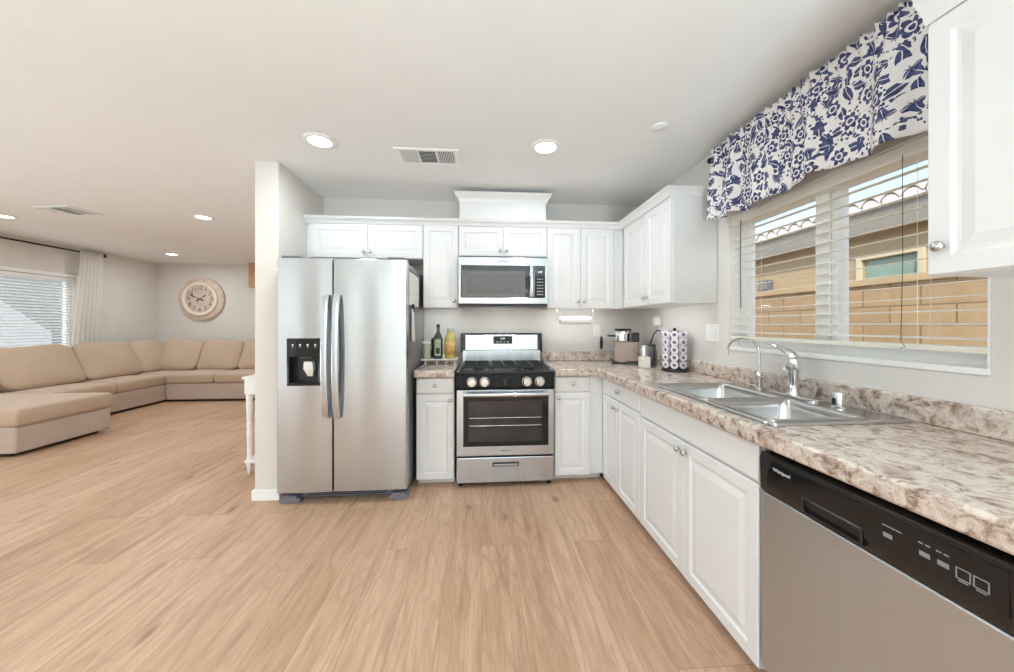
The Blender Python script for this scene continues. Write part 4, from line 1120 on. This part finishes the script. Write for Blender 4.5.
# pod carousel
PXc, PYc = 1.445, 2.525
cr = thing('pod_carousel', 'black wire coffee pod carousel loaded with purple pods on the corner counter', 'pod holder', (PXc, PYc, CT1+.0005))
MB().lathe([(.092,0),(.092,.014),(.088,.018),(.015,.020)], (0,0,0), 36).build('base', M['black'], cr, smooth=40)
MB().cyl((0,0,.018), (0,0,.305), .006, n=12).build('pole', M['black'], cr, smooth=40)
MB().lathe([(.006,.300),(.012,.306),(.012,.318),(.005,.324)], (0,0,0), 16).build('knob', M['black'], cr, smooth=40)
wr = MB(); NP = 8
for z in (.022, .300):
    wr.tube([((.036 if z > .1 else .060)*math.cos(a*PI/12), (.036 if z > .1 else .060)*math.sin(a*PI/12), z) for a in range(25)], .002, 6)
for k in range(NP):
    a = 2*PI*(k+.5)/NP+.25; c_, s_ = math.cos(a), math.sin(a)
    wr.tube([(.008*c_,.008*s_,.300), (.036*c_,.036*s_,.300), (.068*c_,.068*s_,.290), (.068*c_,.068*s_,.03), (.060*c_,.060*s_,.019)], .002, 6)
wr.build('wire_frame', M['black'], cr, smooth=60)
pod0 = None
TIERS = ('bottom tier', 'second tier from the bottom', 'middle tier', 'second tier from the top', 'top tier')
for tier in range(5):
    for k in range(NP):
        a = 2*PI*k/NP+.25; rr_ = .048
        loc = (PXc+rr_*math.cos(a), PYc+rr_*math.sin(a), CT1+.052+.0555*tier)
        lab = 'white coffee pod with purple lid in the %s of the carousel' % TIERS[tier]
        if pod0 is None:
            pod0 = thing('coffee_pod', lab, 'coffee pod', loc, a+PI/2, 'coffee pods in the carousel')
            MB().lathe([(.014,-.002),(.0165,.002),(.0205,.032),(.0270,.0325),(.0270,.0345),(.0255,.0352)], (0,0,0), 20, 'y').build('cup', M['podcup'], pod0, smooth=40)
            MB().lathe([(.0252,.0354),(.0252,.0362),(.002,.0368)], (0,0,0), 20, 'y').build('lid', M['podlid'], pod0, smooth=40)
        else: dup(pod0, loc, lab, a+PI/2)

# ------------------------------------------------------------------ little shelf with bottles
SH = .955
sf = thing('counter_shelf', 'small white raised shelf on legs on the counter left of the stove', 'shelf', (-.365, 3.14, CT1+.0005))
MB().box(-.155, .158, -.095, .085, SH-CT1-.010, SH-CT1).build('board', M['whiteplastic'], sf, .003)
for x in (-.115, -.020, .060, .130):
    for y in (-.075, .065): MB().cyl((x, y, 0), (x, y, SH-CT1-.0105), .006, n=12).build('leg', M['whiteplastic'], sf, smooth=40)
zS = SH+.001
ob = thing('oil_bottle', 'dark green oil bottle with pale label on the small white shelf', 'bottle', (-.376, 3.10, zS))
rs = [rrect(-w_, w_, -w_, w_, min(w_*.6, .02), z) for w_, z in ((.036,0),(.038,.006),(.038,.175),(.030,.205),(.015,.228),(.0135,.275))]
MB().rings(rs).build('glass_body', M['greenbottle'], ob, smooth=50)
MB().lathe([(.0155,.2755),(.0155,.300),(.006,.301)], (0,0,0), 18).build('cap', M['black'], ob, smooth=40)
MB().box(-.026, .026, -.0392, -.0382, .030, .170).build('label_panel', M['label_g'], ob)
MB().box(-.018, .018, -.0398, -.0393, .045, .095).build('label_band', M['ink'], ob)
yb = thing('vinegar_bottle', 'clear bottle of golden liquid with orange label next to the stove', 'bottle', (-.272, 3.11, zS))
MB().lathe([(.040,0),(.047,.008),(.048,.120),(.047,.175),(.036,.205),(.027,.220),(.026,.245)], (0,0,0), 32).build('glass_body', M['yellowjuice'], yb, smooth=50)
MB().lathe([(.0285,.2455),(.0285,.268),(.010,.270)], (0,0,0), 24).build('cap', M['silverlid'], yb, smooth=40)
lb = MB(); lb.grid(16, 1, lambda u, v: (.0485*math.sin((u-.5)*2.6), -.0485*math.cos((u-.5)*2.6), .035+.115*v))
lb.build('label_panel', M['label_o'], yb, smooth=60, solid=.0006, fix=False)
jr = thing('glass_jar', 'glass jar with white lid at the left end of the small shelf', 'jar', (-.476, 3.10, zS))
MB().lathe([(.032,0),(.038,.006),(.038,.115),(.034,.128)], (0,0,0), 28).build('glass_body', M['paleglass'], jr, smooth=50)
MB().lathe([(.0395,.1285),(.0395,.146),(.036,.149),(.01,.150)], (0,0,0), 28).build('lid', M['whiteplastic'], jr, smooth=40)
pm = thing('pepper_mill', 'small black pepper mill behind the green oil bottle', 'pepper mill', (-.430, 3.195, zS))
MB().lathe([(.024,0),(.026,.006),(.020,.06),(.018,.11),(.022,.125)], (0,0,0), 22).build('body', M['black'], pm, smooth=50)
MB().lathe([(.020,.1255),(.022,.150),(.016,.172),(.005,.178)], (0,0,0), 22).build('top', M['black'], pm, smooth=50)
ss = thing('salt_shaker', 'tiny cream salt shaker between the two bottles', 'shaker', (-.326, 3.075, zS))
MB().lathe([(.010,0),(.0115,.004),(.0105,.035),(.009,.042)], (0,0,0), 18).build('body', M['cream'], ss, smooth=50)
MB().lathe([(.0095,.0425),(.0095,.052),(.003,.056)], (0,0,0), 18).build('cap', M['silverlid'], ss, smooth=50)

# ------------------------------------------------------------------ outside
struct(MB().slab([-40, 40], [-40, 40], [], -.30, -.13).build('ground', M['ground']))
fence = thing('block_wall', 'tan concrete block wall across the side yard outside the kitchen window', 'wall', (3.35, 3.5, -.13))
MB().box(0, .15, -9.5, 8, 0, 1.72).build('blocks', M['block'], fence)
MB().box(-.02, .17, -9.5, 8, 1.7205, 1.775).build('cap', M['stucco'], fence, .004)
hs = thing('neighbor_house', 'tan stucco neighboring house with tile roof seen through the kitchen window', 'house', (4.55, 3.5, -.13))
z_ = .13
MB().slab([-8, 8], [0, 2.54+z_], [(-.18, .36, 1.70+z_, 2.02+z_)], 0, .2, 'yz').build('stucco_wall', M['stucco'], hs)
hw = MB().slab([-.24, .42], [1.65+z_, 2.07+z_], [(-.18, .36, 1.70+z_, 2.02+z_)], -.03, -.0005, 'yz').build('window_surround', M['creamtrim'], hs, .004)
MB().box(.03, .04, -.18, .36, 1.70+z_, 2.02+z_).build('window_pane', M['winglass_far'], hs)
MB().box(-.19, -.15, -8, 8, 2.29+z_, 2.54+z_).build('fascia', M['fascia'], hs)
MB().box(-.15, -.0005, -8, 8, 2.34+z_, 2.37+z_).build('soffit', M['fascia'], hs)
TP = .19
def tile_h(y): return .085*abs(math.sin(PI*y/TP))**.7
rf = MB(); NYr = 1000
def roof(u, v):
    y = -8+16*u; x = -.24+3.2*v
    return (x, y, 2.545+z_+(x+.24)*.20+tile_h(y)+.03*(1-(v*9) % 1))
rf.grid(NYr, 27, roof)
rf.build('roof_tiles', M['rooftile'], hs, solid=.014, fix=False)
te = MB()
for k in range(int(16/TP)):
    y0 = -8+k*TP
    te.rings([[(x, y0+.01+(TP-.02)*i/8, 2.542+z_) for i in range(9)]+[(x, y0+.01+(TP-.02)*(8-i)/8, 2.548+z_+tile_h(y0+.01+(TP-.02)*(8-i)/8)) for i in range(9)] for x in (-.235, -.20)])
te.build('tile_end_mortar', M['whitestucco'], hs)
mb_ = thing('meter_box', 'small grey box mounted on the tan wall seen through the kitchen window', 'meter box', (4.55, 5.25, 1.79))
MB().box(-.09, -.001, -.10, .10, 0, .17).build('case', M['greyplastic'], mb_, .006)
MB().box(-.10, -.0905, -.08, .08, .02, .15).build('door', M['fascia'], mb_, .004)
nh = thing('neighbor_house', 'pale neighboring house with gable end outside the living room window', 'house', (-11.5, 6.0, -.13))
MB().box(-.2, 0, -9, 9, 0, 3.2).build('stucco_wall', M['greystucco'], nh)
MB().rings([[(x, -1.6, 0), (x, 3.2, 0), (x, 3.2, 1.2), (x, 1.4, 2.6), (x, -1.6, 1.1)] for x in (.01, 1.2)]).build('gable_wing', M['whitestucco'], nh)
